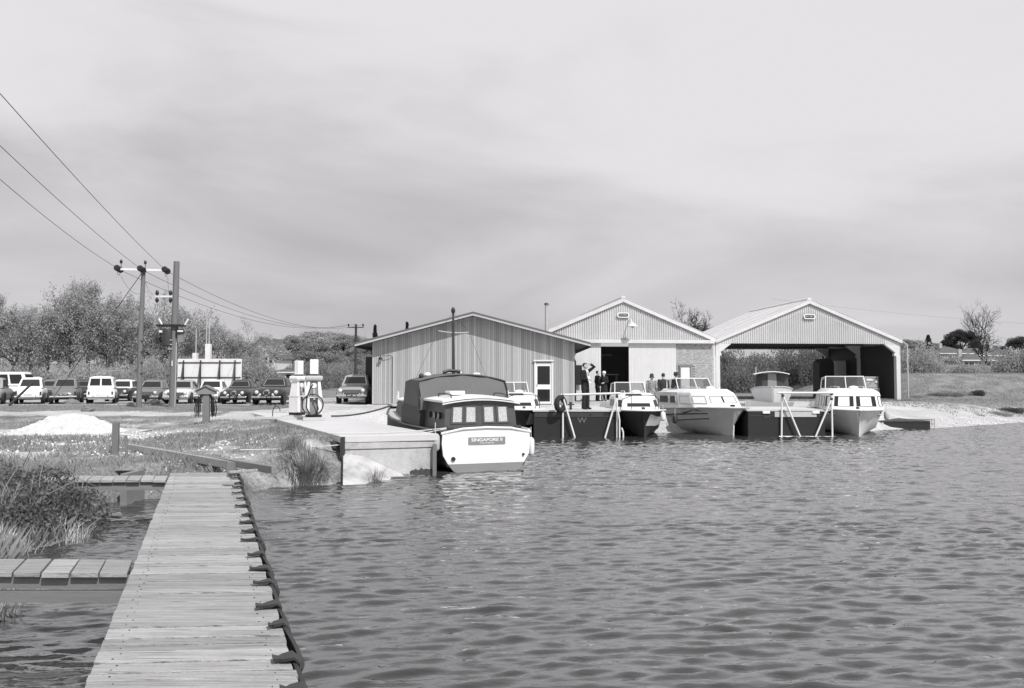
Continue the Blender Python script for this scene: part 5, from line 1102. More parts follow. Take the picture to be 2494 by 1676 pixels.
    for sg in (-1, 1):
        hx_ = .56 if kind != 'jag' else .5; h_ = MB().cyl((sg*hx_, F0-.03, .68), (sg*hx_, F0+.3, .68), .105, n=14).build('headlamp', 'chrome', C_, smooth=True); MB().ball((sg*hx_, F0-.03, .68), (.085, .04, .085)).build('lens', 'white', h_, smooth=True)
        if kind == 'jag':
            MB().ball((sg*.33, F0-.03, .55), (.06, .04, .06)).build('fog_lamp', 'white', C_, smooth=True)
        MB().box((sg*.64, E0+.0, .66), (.09, .1, .17)).build('tail_lamp', 'dark', C_, bevel=.02)
    if kind == 'jag':
        g_ = MB().loft([[(.17*math.cos(t), F0-.06, .64+.15*math.sin(t)) for t in [i*math.pi/8 for i in range(16)]], [(.2*math.cos(t), F0+.2, .64+.18*math.sin(t)) for t in [i*math.pi/8 for i in range(16)]]]).build('grille', 'chrome', C_); MB().box((0, F0-.066, .63), (.24, .012, .2)).build('grille_mesh', 'dark', g_)
    elif kind in ('saloon', 'old'):
        g_ = MB().box((0, F0+.01, .6), (.95, .06, .2)).build('grille', 'dark', C_)
        for z_ in (.55, .6, .65): MB().box((0, F0-.025, z_), (.93, .015, .012)).build('grille_bar', 'chrome', g_)
    yp = (F0-.115) if not rear else (E0+.115); zp = .42 if not rear else .58
    if rear: yp = E0+.03+.02
    if kind == 'van': yp = E0+.06; zp = .52
    pl = MB().box((0, yp, zp), (.52, .015, .12)).build('number_plate', pm, C_)
    if plate: text(plate, .115, tm, pl, (0, yp+(.009 if rear else -.009), zp), (math.pi/2, 0, math.pi if rear else 0), .001)
    C_.scale = (sc_*1.06,)*3
    return C_
M['carlight'] = mat('pale_car_paint', .62, .3, .4, .02, 2); M['cargrey'] = mat('grey_car_paint', .3, .3, .4, .02, 2); M['cardark'] = mat('black_car_paint', .03, .22, .5); M['carwhite'] = mat('white_car_paint', .8, .3, .4); M['carmid'] = mat('mid_car_paint', .16, .28, .45)
car('white minibus standing side-on behind the cars at the far left', 0, 974, R(100), 'carwhite', None, 'bus', z0=.62)
car('pale car cut by the left edge of the frame', -14, 983, R(20), 'cargrey', None, 'old', True)
car('second white van-like vehicle behind the white saloon', 78, 972, R(30), 'carwhite', None, 'van', False)
car('white saloon seen from behind, near the left edge', 78, 982, R(24), 'carwhite', None, 'old', True, 'JTW 81', sc_=1.0, pm='white', tm='black')
car('grey saloon half hidden behind the dark plated saloon', 128, 972, R(20), 'carmid', None, 'saloon', False)
car('dark saloon seen from behind with chrome bumper, left of the white van', 163, 982, R(22), 'carmid', None, 'old', True, '788 CWP')
car('dark car glimpsed left of the white van', 213, 973, R(20), 'cardark', None, 'saloon', True)
car('white van seen from behind with two rear windows', 250, 982, R(22), 'carwhite', None, 'van', True, 'WWA 417', pm='white', tm='black')
car('dark saloon with white roof, left of the power poles', 300, 976, R(12), 'cardark', 'carwhite', 'saloon', False)
car('pale car roof between the two power poles, behind', 330, 970, R(12), 'carlight', None, 'saloon', False)
car('dark saloon facing us between the two power poles', 374, 981, R(10), 'carmid', None, 'saloon', False)
car('pale saloon facing us right of the transformer pole', 446, 982, R(9), 'carlight', 'cargrey', 'saloon', False, 'BLP 4')
car('white saloon facing us behind the supply post', 518, 980, R(8), 'carwhite', None, 'saloon', False)
car('black rounded saloon facing us left of the fuel pumps, with fog lamps', 588, 982, R(6), 'cardark', None, 'jag', False, 'BAR 7')
car('larger black rounded saloon facing us just left of the fuel pumps', 672, 984, R(3), 'cardark', None, 'jag', False, 'POO 163', sc_=1.1)
car('grey saloon facing us beside the cedar building', 868, 981, R(4), 'cargrey', None, 'saloon', False, 'AVT 388', z0=.95, sc_=.93)

# ---------------------------------------------------------------- people
def limb(mb, pts, rs, n=10): mb.tube(pts, rs, n)
def hand(mb, w, d, side):
    """palm and five fingers from the wrist along d"""
    w = Vector(w); d = Vector(d).normalized(); s_ = d.cross(Vector((0, 1, .2))).normalized(); nn = d.cross(s_)
    mb.tube([w, w+d*.04, w+d*.09], [.026, .036, .034], 8)
    for k, (o, L_) in enumerate(((-.027, .066), (-.009, .078), (.009, .074), (.027, .058))):
        b_ = w+d*.085+s_*o; mb.tube([b_, b_+d*L_*.5+nn*.006, b_+d*L_+nn*.026], [.0105, .0095, .008], 6)
    b_ = w+d*.025+s_*side*.03; mb.tube([b_, b_+s_*side*.026+d*.03, b_+s_*side*.034+d*.062+nn*.012], [.013, .012, .009], 6)
def person(label, pos, rz, H=1.75, pose=None, top='suit', bottom='trouser', coat=0, hat=None, hair='hair', female=False, shirt=False, turn=0):
    k = H/1.75; P = dict(sL=(-.185, 0, 1.42), eL=(-.235, -.03, 1.13), wL=(-.235, .05, .88), sR=(.185, 0, 1.42), eR=(.235, -.03, 1.13), wR=(.235, .05, .88), hL=(-.095, 0, .92), kL=(-.1, .03, .5), aL=(-.1, -.01, .08), hR=(.095, 0, .92), kR=(.1, .03, .5), aR=(.1, -.01, .08))
    if pose: P.update(pose)
    V_ = {a: Vector(b_) for a, b_ in P.items()}
    O = thing('person', label, 'person', pos, rz); O.scale = (k, k, k)
    def tor(mb, rows):
        mb.loft([[(wx*math.cos(t)+cx_, wy*math.sin(t)+cy_, z) for t in [i*math.pi/8 for i in range(16)]] for z, wx, wy, cx_, cy_ in rows])
    b = MB(); tor(b, [(.86, .15, .1, 0, 0), (.95, .165, .11, 0, 0), (1.1, .14, .1, 0, 0), (1.28, .165, .11, 0, 0), (1.4, .17, .095, 0, 0), (1.46, .1, .07, 0, 0), (1.49, .055, .055, 0, .005)])
    b.tube([(0, .0, 1.44), (0, .01, 1.56)], [.058, .055], 10)
    ct, sn = math.cos(turn), math.sin(turn)
    def hd(x, y, z): return (x*ct-y*sn, x*sn+y*ct+.015, z)
    hb = MB(); hb.ball((0, 0, 0), (.076, .096, .118), 18, 14)
    pts = []
    for x, y, z in hb.v:
        j = 1-.24*max(0, -z/.118)**1.5; pts.append(hd(x*j, y*j+.012*(z < -.03), z+1.635))
    b.add(pts, hb.f)
    for c_, r_ in (((0, .102, 1.628), (.013, .02, .024)), ((0, .092, 1.585), (.026, .012, .008)), ((.078, 0, 1.63), (.012, .022, .032)), ((-.078, 0, 1.63), (.012, .022, .032)), ((.03, .088, 1.655), (.016, .012, .007)), ((-.03, .088, 1.655), (.016, .012, .007)), ((0, .075, 1.535), (.03, .025, .02))): b.ball(hd(*c_), r_, 8, 6)
    for s_, sg in (('L', -1), ('R', 1)):
        S, E, W_ = V_['s'+s_], V_['e'+s_], V_['w'+s_]; b.tube([S, S.lerp(E, .5), E, E.lerp(W_, .5), W_], [.05, .046, .038, .034, .026], 8); hand(b, W_, (W_-E), sg if sg < 0 else 1)
        Hh, K_, A_ = V_['h'+s_], V_['k'+s_], V_['a'+s_]; b.tube([Hh, Hh.lerp(K_, .5), K_, K_.lerp(A_, .35), A_], [.085, .075, .055, .052, .036], 10)
        b.tube([A_+Vector((0, -.05, -.035)), A_+Vector((0, .05, -.04)), A_+Vector((0, .15, -.055))], [.035, .038, .028], 8)
    bo = b.build('body', 'skin', O, smooth=True); rm = bo.modifiers.new('r', 'REMESH'); rm.mode = 'VOXEL'; rm.voxel_size = .009; rm.use_smooth_shade = True
    # clothing
    j = MB(); ln = .74 if not coat else coat
    tor(j, [(ln, .185 if not coat else .235, .135 if not coat else .17, 0, 0), (.95, .185, .13, 0, 0), (1.12, .168, .122, 0, 0), (1.28, .19, .13, 0, 0), (1.4, .195, .112, 0, 0), (1.455, .125, .085, 0, 0), (1.49, .075, .07, 0, 0)])
    for s_ in 'LR':
        S, E, W_ = V_['s'+s_], V_['e'+s_], V_['w'+s_]; j.ball(S, (.075, .075, .07), 10, 8); j.tube([S, S.lerp(E, .5), E, E.lerp(W_, .5), E.lerp(W_, .92)], [.068, .062, .056, .05, .042], 10)
    jo_ = j.build('coat' if coat else 'jacket', top, O, smooth=True); rm = jo_.modifiers.new('r', 'REMESH'); rm.mode = 'VOXEL'; rm.voxel_size = .014; rm.use_smooth_shade = True
    if not coat or not female:
        t_ = MB(); tor(t_, [(.86, .165, .115, 0, 0), (.95, .17, .12, 0, 0), (1.05, .155, .115, 0, 0)])
        for s_ in 'LR':
            Hh, K_, A_ = V_['h'+s_], V_['k'+s_], V_['a'+s_]; t_.tube([Hh, Hh.lerp(K_, .5), K_, K_.lerp(A_, .5), A_+Vector((0, 0, -.01))], [.105, .095, .08, .078, .078], 10)
        to = t_.build('trousers', bottom, O, smooth=True); rm = to.modifiers.new('r', 'REMESH'); rm.mode = 'VOXEL'; rm.voxel_size = .014; rm.use_smooth_shade = True
    for s_ in 'LR':
        A_ = V_['a'+s_]; MB().tube([A_+Vector((0, -.06, -.04)), A_+Vector((0, -.04, -.025)), A_+Vector((0, .06, -.03)), A_+Vector((0, .15, -.05)), A_+Vector((0, .18, -.055))], [.03, .045, .047, .036, .02], 8).build('shoe', 'black', O, smooth=True)
    if shirt:
        MB().loft([[hd_ for hd_ in ((-.035, .118, 1.08), (.035, .118, 1.08), (.035, .14, 1.08), (-.035, .14, 1.08))], [(-.06, .105, 1.42), (.06, .105, 1.42), (.06, .128, 1.42), (-.06, .128, 1.42)], [(-.05, .06, 1.5), (.05, .06, 1.5), (.05, .08, 1.5), (-.05, .08, 1.5)]]).build('shirt_front', 'shirt', O)
        MB().loft([[(-.012, .14, 1.1), (.012, .14, 1.1), (.012, .148, 1.1), (-.012, .148, 1.1)], [(-.02, .128, 1.41), (.02, .128, 1.41), (.02, .138, 1.41), (-.02, .138, 1.41)]]).build('tie', 'dark', O)
    hm = MB(); hm.ball((0, 0, 0), (.084, .104, .1), 16, 12)
    def cut(vv): return [v_ for v_ in vv]
    hv = [hd(x, y-.014-(.03 if (y > .03 and z < .06) else 0), max(z, -.055 if y < 0 else .015)+1.665) for x, y, z in hm.v]; hm.v = hv
    if hat != 'cloche': hm.build('hair', hair, O, smooth=True)
    if hat:
        q = MB()
        if hat == 'cloche': q.loft([[hd(r_*math.cos(t), r_*1.15*math.sin(t)-.01, z) for t in [i*math.pi/8 for i in range(16)]] for r_, z in ((.14, 1.61), (.115, 1.635), (.095, 1.67), (.092, 1.75), (.07, 1.8), (.02, 1.815))])
        elif hat == 'white': q.loft([[hd(r_*math.cos(t), r_*1.12*math.sin(t)-.01, z) for t in [i*math.pi/8 for i in range(16)]] for r_, z in ((.1, 1.66), (.115, 1.69), (.11, 1.75), (.07, 1.8), (.02, 1.81))])
        else: q.loft([[hd(r_*math.cos(t), r_*1.12*math.sin(t)-.01+.03*(z < 1.7)*max(0, math.sin(t)), z) for t in [i*math.pi/8 for i in range(16)]] for r_, z in ((.15, 1.685), (.15, 1.695), (.1, 1.705), (.096, 1.78), (.06, 1.8), (.02, 1.795))])
        q.build('hat', {'cloche': 'suit2', 'white': 'shirt'}.get(hat, 'dark'), O, smooth=True)
    return O
m1 = at(1425, 1001, y1_+.9); M1 = person('man in a dark suit on the pontoon shading his eyes with a raised hand', (m1.x, m1.y, 1.03), R(-128), 1.8, dict(eL=(-.36, .2, 1.62), wL=(-.1, .16, 1.72), eR=(.27, .02, 1.15), wR=(.07, .2, 1.14), kL=(-.14, .03, .5), aL=(-.16, -.0, .08)), 'suit', 'trouser', shirt=True, turn=R(10))
MB().box((.0, .2, 1.12), (.2, .02, .26), rz=.2, rx=.3).build('papers', 'white', M1)
def onyard(px, Y): x = (px-PW/2)/FPX*Y; return (x, Y, gz(x, Y))
person('balding man in a dark suit standing before the dark shed doorway', onyard(1455, 47.6), R(-70), 1.74, dict(wR=(.2, .12, .95)), 'suit', 'trouser', shirt=True)
person('woman in a long dark coat and white hat before the shed doorway', onyard(1471, 47.4), R(150), 1.66, dict(eL=(-.25, .02, 1.14), wL=(-.08, .2, 1.1)), 'coat', 'trouser', coat=.5, hat='white', female=True)
person('woman in a patterned jacket and cloche hat with her back to us, left of three', onyard(1587, 37.0), R(-22), 1.66, None, 'floral', 'trouser', hat='cloche')
person('bare-headed man in a dark suit with his back to us, middle of three', onyard(1615, 36.9), R(-14), 1.72, dict(wL=(-.16, -.14, .92), wR=(.1, -.16, .92)), 'suit2', 'trouser')
person('man in a dark jacket and peaked cap behind the grey cruiser windscreen', onyard(1646, 37.2), R(-60), 1.74, None, 'suit', 'trouser', hat='cap')
# ---------------------------------------------------------------- houses beyond
def house(label, px, py, Yd, w, dep, h, rh, rz, gable=True, wall='lgrey', wins=(), chim=None, roofm='slate'):
    p = at(px, py, Yd); H_ = thing('house', label, 'house', (p.x, Yd, p.z), rz); e = .3
    MB().box((0, 0, h/2-1.5), (w, dep, h+3)).build('wall', wall, H_)
    if gable:   # gable end towards us
        MB().prism([(-w/2, h), (w/2, h), (0, h+rh)], -dep/2, dep/2).build('gable', wall, H_)
        for sg in (-1, 1): 
            r_ = MB().prism([(0, h+rh+.12), (sg*(w/2+e), h-e*rh/(w/2)+.12), (sg*(w/2+e), h-e*rh/(w/2)), (0, h+rh)], -dep/2-.25, dep/2+.25).build('roof', roofm, H_)
        MB().bar((-w/2-e, -dep/2-.3, h-e*rh/(w/2)), (0, -dep/2-.3, h+rh), .06, .2).build('barge_board', 'white' if 'pale' in label else 'dark', H_); MB().bar((w/2+e, -dep/2-.3, h-e*rh/(w/2)), (0, -dep/2-.3, h+rh), .06, .2).build('barge_board', 'white' if 'pale' in label else 'dark', H_)
    else:
        a, b_ = w/2+e, dep/2+e
        r_ = MB().add([(-a, -b_, h), (a, -b_, h), (a, b_, h), (-a, b_, h), (-a+b_*.9, 0, h+rh), (a-b_*.9, 0, h+rh)], [(0, 1, 5, 4), (1, 2, 5), (2, 3, 4, 5), (3, 0, 4), (0, 3, 2, 1)]).build('roof', roofm, H_)
        MB().box((0, -b_, h), (w+.6, .1, .12)).build('gutter', 'white', H_)
    if chim is not None: MB().box((chim, 0, h+rh*.8+.2), (.45, .5, rh*.4+.7)).build('chimney', 'brick', r_)
    for x, z, ww, hh in wins:
        f_ = MB().box((x, -dep/2-.03, z), (ww+.16, .08, hh+.16)).build('window', 'white', H_); MB().box((x, -dep/2-.075, z), (ww, .03, hh)).build('pane', 'glass', f_)
house('gabled house with a chimney among the trees left of the pumps', 657, 892, 108, 3.9, 5, 1.2, 2.3, R(-8), True, 'cream', ((.6, .75, .5, .7), (1.3, .75, .4, .7)), .0)
house('low white house with dark arched openings left of the pump lamp boxes', 702, 922, 92, 3.3, 4, .65, .5, R(4), False, 'white', ((-1.0, .2, .55, .45), (.45, .2, .55, .45)))
house('pale-edged gable with chimney in the trees right of the pumps', 818, 885, 160, 4.5, 6, 1.0, 2.6, R(5), True, 'grey', (), 0)
house('hip-roofed house on the right hillside, nearest the barn', 2304, 886, 138, 5.5, 5, 1.6, 1.2, R(6), False, 'brick', ((-1, .8, .8, .9), (1, .8, .8, .9)), -1)
house('long-roofed house on the right hillside behind the bare tree', 2385, 882, 142, 9.5, 6, 1.0, 1.4, R(4), False, 'brick', ((-2, .4, .9, .8), (2, .4, .9, .8)), 2)
house('windowed bungalow behind the bushes at right, below the long roof', 2358, 897, 112, 4.5, 5, 1.0, 1.0, R(3), False, 'brick', ((-1.8, .45, .6, .6), (-1.1, .45, .6, .6), (.2, .45, .6, .6), (1.2, .45, .6, .6)), -1.2)
house('small pale cottage in the trees at the right frame edge', 2440, 878, 150, 6, 5, 1.0, 1.3, R(-6), False, 'lgrey', ((-1, .4, .8, .7),), 1)

# ---------------------------------------------------------------- trees
def gen_tree(seed, leaf=5, size=.22, bare=False, lean=0.0, lv=(7, 6, 6, 5), spread=1.0, H=10.0, upr=.25, tl=.4, jit=1.0):
    r = random.Random(seed); big, fine, tips = [], [], []
    def grow(p, d, L_, rad, lvl):
        n = (5, 4, 4, 3, 2)[lvl]; pts = [p]; q = p.copy(); dd = d.copy()
        for i in range(n):
            dd = (dd+Vector((r.gauss(0, .16*jit)+lean*.05*lvl, r.gauss(0, .16*jit), r.gauss(0, .1)+upr*(.12 if lvl < 4 else .06)))).normalized(); q = q+dd*L_/n; pts.append(q.copy())
        rs = [rad*(1-.62*i/n) for i in range(n+1)] if lvl < 4 else [rad, rad*.7, rad*.3]
        (big if lvl < 3 else fine).append((pts, rs))
        if lvl == 3: tips.extend(pts[1:])
        if lvl == 4: tips.append(pts[0] if r.random() < .75 else pts[1])
        if lvl == 4: return
        for c in range(lv[lvl]):
            t = r.uniform(.55 if tl < .5 else .32, 1) if lvl == 0 else r.uniform(.22, 1); k = t*n; i = min(int(k), n-1); b = pts[i].lerp(pts[i+1], k-i)
            ax = (pts[i+1]-pts[i]).normalized(); o = ax.orthogonal(); o.rotate(Matrix.Rotation(r.uniform(0, 6.283), 3, ax)); an = r.uniform(.45, 1.05)*(1 if lvl else spread)
            nd = (ax*math.cos(an)+o*math.sin(an)).normalized(); nd.x += lean*.25
            grow(b, nd.normalized(), L_*((.95 if tl < .5 else .55, .62, .6, .55)[lvl])*r.uniform(.7, 1.15)*(1.15-.45*t if lvl else 1), rs[i]*(.55 if lvl else .6), lvl+1)
    grow(Vector((0, 0, -.2)), Vector((lean*.1, 0, 1)), H*tl, H*.021, 0)
    def tubes(lst, ns):
        V, F = [], []
        for pts, rs in lst:
            m = MB(); m.tube(pts, rs, ns, False); o = len(V); V += m.v; F += [tuple(i+o for i in f) for f in m.f]
        return np.array(V, float), np.array(F, np.int32)
    if bare: fine = [(p_, [q*(2.6 if tl < .35 else 1.7) for q in r_]) for p_, r_ in fine]
    bv, bf = tubes(big, 6); tv, tf = tubes(fine, 3)
    zt = max(max(p.z for p in tips), 1); s = H/zt
    tipsa = np.array([tuple(p) for p in tips]); rs_ = np.random.RandomState(seed)
    lv_, lf = leaves(np.repeat(tipsa, max(leaf, 1), 0)+rs_.normal(0, .17, (len(tipsa)*max(leaf, 1), 3)), size, rs_)
    out = [fast('trunk', bv*s, bf), fast('branches', tv*s, tf), None if bare else fast('crown', lv_*s, lf)]
    out[0].shade_smooth(); return out
def leaves(c, size, rs_, flat=.7):
    n = len(c); a = rs_.normal(size=(n, 3)); a /= np.linalg.norm(a, axis=1)[:, None]; b = rs_.normal(size=(n, 3)); b = np.cross(a, b); b /= np.linalg.norm(b, axis=1)[:, None]
    sz = size*rs_.uniform(.5, 1.3, (n, 1)); a = a*sz; b = b*sz*flat
    v = np.stack([c-a, c-b*.9, c+a, c+b], 1).reshape(-1, 3); return v, np.arange(4*n, dtype=np.int32).reshape(n, 4)
def gen_dome(seed, H=10.0):
    """full-crowned tree: foliage in clumps carried on forked limbs"""
    r = np.random.RandomState(seed); m = MB(); m.tube([(0, 0, -.3), (.1, 0, 2), (0, .1, 4.5)], [.3, .24, .14], 6, False); pts = []; nb = 46
    for i in range(nb):
        u = r.uniform(-.55, 1); a = r.uniform(0, 6.28); k = math.sqrt(max(0, 1-u*u))*r.uniform(.55, 1.0); c = np.array([3.7*k*math.cos(a), 3.7*k*math.sin(a), 5.3+3.7*u*r.uniform(.75, 1)]); rad = r.uniform(.7, 1.35)
        if i % 3 == 0: m.tube([(0, 0, 2+.4*r.uniform(0, 4)), tuple(c*np.array([.5, .5, .78])), tuple(c)], [.12, .07, .02], 5, False)
        n = 620; d = r.normal(size=(n, 3)); d /= np.linalg.norm(d, axis=1)[:, None]; pts.append(c+d*rad*r.uniform(.35, 1.12, (n, 1))**.6*np.array([1, 1, .8]))
    p = np.concatenate(pts); v, f = leaves(p, .11, r); bf = [q for q in m.f if len(q) == 4]
    tw = MB()
    for i in range(160):
        c = p[r.randint(len(p))]; d = np.array([c[0]*.25, c[1]*.25, abs(c[2]-4)*.22])+r.normal(0, .25, 3); tw.tube([tuple(c-d*.6), tuple(c+d*.9)], [.03, .008], 3, False)
    return [fast('trunk', np.array(m.v), np.array(bf, np.int32)), fast('branches', np.array(tw.v), np.array(tw.f, np.int32)), fast('crown', v, f)]
PROTO = {}
def proto(key):
    if key in PROTO: return PROTO[key]
    k, s = key
    if k == 'wood': m = gen_tree(s, 4, .065, lean=.5, lv=(8, 7, 6, 6), spread=.85)
    elif k == 'far': m = gen_dome(s)
    elif k == 'oak': m = gen_tree(s, 0, .2, True, lv=(18, 8, 7, 4), spread=1.3, upr=.02, tl=.33)
    else: m = gen_tree(s, 0, .2, True, lv=(11, 6, 5, 4), spread=.62, upr=.75, tl=.62, jit=.55)
    PROTO[key] = m; q = m[2] or m[1]; a_ = np.empty(len(q.vertices)*3, np.float32); q.vertices.foreach_get('co', a_); a_ = a_.reshape(-1, 3); WID[key] = 2*float(np.percentile(np.hypot(a_[:, 0]-a_[:, 0].mean(), a_[:, 1]-a_[:, 1].mean()), 88)); return m
WID = {}
ORD = ['first', 'second', 'third', 'fourth', 'fifth', 'sixth', 'seventh', 'eighth', 'ninth', 'tenth', 'eleventh', 'twelfth', 'thirteenth', 'fourteenth', 'fifteenth', 'sixteenth', 'seventeenth', 'eighteenth', 'nineteenth', 'twentieth']
def tree(key, px, ytop, Yd, wpx, label, group, lm='leaf', bm='bark', tm='twig', spin=0.0):
    m = proto(key); x = (px-PW/2)/FPX*Yd; z0 = gz(x, Yd); H_ = at(px, ytop, Yd).z-z0
    T_ = thing('tree' if key[0] not in ('bare', 'oak') else 'bare_tree', label, 'tree', (x, Yd, z0), (px*.37 % 1.0)-.5 if key[0] == 'wood' else (px*.37+spin) % 6.28, group)
    wdt = wpx/FPX*Yd; base = WID[key]; T_.scale = (wdt/base, wdt/base, H_/10)
    for nm, me_, mm_ in (('trunk', m[0], bm), ('branches', m[1], tm), ('crown', m[2], lm)):
        if me_ is None: continue
        if not me_.materials: me_.materials.append(M[mm_])
        o = bpy.data.objects.new(nm, me_); COL.objects.link(o); o.parent = T_
        if nm == 'branches': stuff(o)
    return T_
WD = [(-25, 712, 80, 170), (30, 728, 86, 150), (112, 692, 84, 175), (165, 684, 80, 180), (225, 684, 82, 185), (282, 690, 78, 160), (335, 745, 88, 150), (392, 708, 80, 150), (452, 758, 85, 140), (512, 756, 83, 130), (572, 768, 82, 130),
      (70, 760, 95, 190), (190, 730, 96, 200), (300, 760, 95, 190), (420, 775, 96, 190), (535, 800, 97, 190)]
for i, (px, yt, Yd, w) in enumerate(WD):
    back = i > 10; tree(('wood', 11+i % 4), px, yt, Yd, w*1.12, '%s leafing tree from the left in the %s row of the wood' % (ORD[i-11 if back else i], 'back' if back else 'front'), 'trees of the wood at left')
FD = [(627, 822, 150, 75, 'leafd', 'dark pointed evergreen at the end of the wood'), (588, 845, 135, 90, 'leaf', 'leafy tree just right of the hoarding'), (692, 816, 156, 110, 'leaf2', 'round-topped tree behind the gabled house'), (662, 850, 168, 120, 'leaf2', 'tree rising behind the gabled house chimney'), (742, 806, 165, 120, 'leaf', 'tree behind the left pump lamp box'), (785, 797, 172, 120, 'leaf', 'tall thin-crowned tree behind the right pump lamp box'), (850, 806, 160, 110, 'leaf2', 'dark full tree left of the distant pole'), (893, 835, 150, 110, 'leaf2', 'tree half hidden by the left eave of the cedar building'), (770, 850, 130, 150, 'leaf2', 'low spreading tree behind the fuel pumps'), (875, 862, 115, 110, 'leaf2', 'bushy tree at the left corner of the cedar building'),
      (2205, 822, 170, 85, 'leaf2', 'tree on the skyline just right of the barn'), (2238, 826, 172, 80, 'leaf', 'second tree on the skyline right of the barn'), (2288, 832, 170, 70, 'leaf2', 'tree behind the hip-roofed house'), (2342, 796, 160, 66, 'leafd', 'dark domed tree on the skyline left of the bare tree'), (2490, 812, 110, 70, 'leafd', 'dark tree cut by the right frame edge'), (2440, 842, 175, 80, 'leaf', 'pale tree behind the bare tree'), (2400, 838, 178, 90, 'leaf2', 'tree on the skyline behind the bare trunk')]
for i, (px, yt, Yd, w, lm, lb) in enumerate(FD): 
    tree(('far', {'leaf': 31, 'leaf2': 33, 'leafd': 35}[lm]+i % 2), px, yt, Yd, w*1.15, lb, 'trees in the distance', lm)
tree(('oak', 5), 1697, 728, 86, 128, 'bare gnarled tree rising behind the two sheds', None, bm='barebark', tm='barebark')
tree(('bare', 8), 2400, 722, 72, 78, 'tall bare tree standing on the right bank', None, bm='barebark', tm='barebark')
def conifer(px, yt, Yd, w, label):
    x = (px-PW/2)/FPX*Yd; z0 = gz(x, Yd); H_ = at(px, yt, Yd).z-z0; W_ = w/FPX*Yd/2; rs_ = np.random.RandomState(int(px)); n = 2600
    t = rs_.uniform(.12, 1, n); an = rs_.uniform(0, 6.28, n); rr = W_*(1-t)**.8*(.55+.45*rs_.uniform(0, 1, n)**.5)*(.8+.3*np.sin(t*40))
    C_ = thing('conifer', label, 'tree', (x, Yd, z0)); c = np.stack([rr*np.cos(an), rr*np.sin(an), t*H_], 1); v, f = leaves(c, .28, rs_); link('crown', fast('crown', v, f), 'leafd', C_)
    MB().tube([(0, 0, -.2), (0, 0, H_*.95)], [.18, .03], 6).build('trunk', 'barebark', C_)
conifer(2262, 818, 150, 34, 'dark pointed conifer on the right skyline'); conifer(913, 793, 140, 26, 'small dark conifer top left of the cedar building ridge'); conifer(991, 786, 150, 22, 'tiny conifer tip above the cedar building roof')
# bushes
def gen_bush(seed, n=4200, size=.13):
    rs_ = np.random.RandomState(seed); bl = [(rs_.uniform(-.75, .75), rs_.uniform(-.6, .6), rs_.uniform(.15, .55), rs_.uniform(.35, .55)) for _ in range(9)]; pts = []
    for x, y, z, r in bl:
        k = n//9; a = rs_.normal(size=(k, 3)); a /= np.linalg.norm(a, axis=1)[:, None]; pts.append(np.array([x, y, z])+a*r*rs_.uniform(.45, 1.08, (k, 1))**.6)
    p = np.concatenate(pts); p = p[p[:, 2] > .0]; v, f = leaves(p, size, rs_); st_ = MB()
    for _ in range(7):
        b = bl[rs_.randint(9)]; st_.v += []; 
    return fast('foliage', v, f)
BP = [gen_bush(s, 9500, .026) for s in (1, 2, 3)]
STEM = MB().tube([(0, 0, -.1), (.03, .02, .2), (.1, .0, .5)], [.05, .035, .012], 6)
def bush(px, pb, Yd, wpx, hpx, label, group, lm='leaf2', i=0):
    x = (px-PW/2)/FPX*Yd; z0 = gz(x, Yd); B_ = thing('bush', label, 'bush', (x, Yd, z0-.1), rnd.uniform(0, 6.28), group); W_ = wpx/FPX*Yd/2.0; H_ = hpx/FPX*Yd; B_.scale = (W_, W_, H_)
    key = (lm, i % 3)
    if key not in PROTO: m_ = BP[i % 3].copy(); m_.materials.append(M[lm]); PROTO[key] = m_
    link('foliage', PROTO[key], None, B_)
    o = bpy.data.objects.new('stem', STEMM); COL.objects.link(o); o.parent = B_
o_ = STEM.build('stem', 'bark'); STEMM = o_.data; bpy.data.objects.remove(o_)
k = 0
for px in range(-40, 640, 42):
    bush(px, 0, 72+rnd.uniform(-2, 3), rnd.uniform(100, 140), rnd.uniform(85, 130), '%s scrub bush from the left along the foot of the wood' % ORD[k], 'scrub at the foot of the wood', 'leaf' if k % 3 else 'leaf2', k); k += 1
k = 0
for px in list(range(625, 905, 38)):
    bush(px, 0, 98+rnd.uniform(-3, 6), rnd.uniform(80, 110), rnd.uniform(16, 22) if px < 735 else rnd.uniform(56, 94), '%s hedge bush from the left behind the pumps' % ORD[k], 'hedge behind the pumps', 'leaf2', k); k += 1
k = 0
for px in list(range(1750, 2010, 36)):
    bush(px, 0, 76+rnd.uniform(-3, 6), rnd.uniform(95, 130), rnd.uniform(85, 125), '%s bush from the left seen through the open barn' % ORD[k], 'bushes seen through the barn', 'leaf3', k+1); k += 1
k = 0
for px, h, w in ((2205, 78, 100), (2245, 70, 110), (2290, 55, 110), (2325, 42, 90), (2362, 32, 80), (2410, 38, 80), (2452, 66, 100), (2492, 72, 110), (2530, 80, 110)):
    bush(px, 0, 68+rnd.uniform(-1, 4), w*1.25, h*1.45, '%s bush from the left along the top of the right bank' % ORD[k], 'bushes on the right bank', 'leaf', k); k += 1
for k, (px, py, w, h, lm) in enumerate(((2420, 44.5, 70, 14, 'leaf2'), (2470, 45.5, 90, 18, 'leafd'), (2380, 43.5, 40, 9, 'leaf2'), (2330, 0, 60, 16, 'leaf2'), (2378, 0, 46, 18, 'leafd'), (2290, 0, 60, 12, 'leaf2'), (2225, 0, 46, 12, 'leaf2'))):
    bush(px, 0, py or 53.5, w, h, ('%s low scrub patch at the right waterline' if py else '%s low scrub patch on the right grass bank') % ORD[k], 'scrub on the right bank', lm, k)

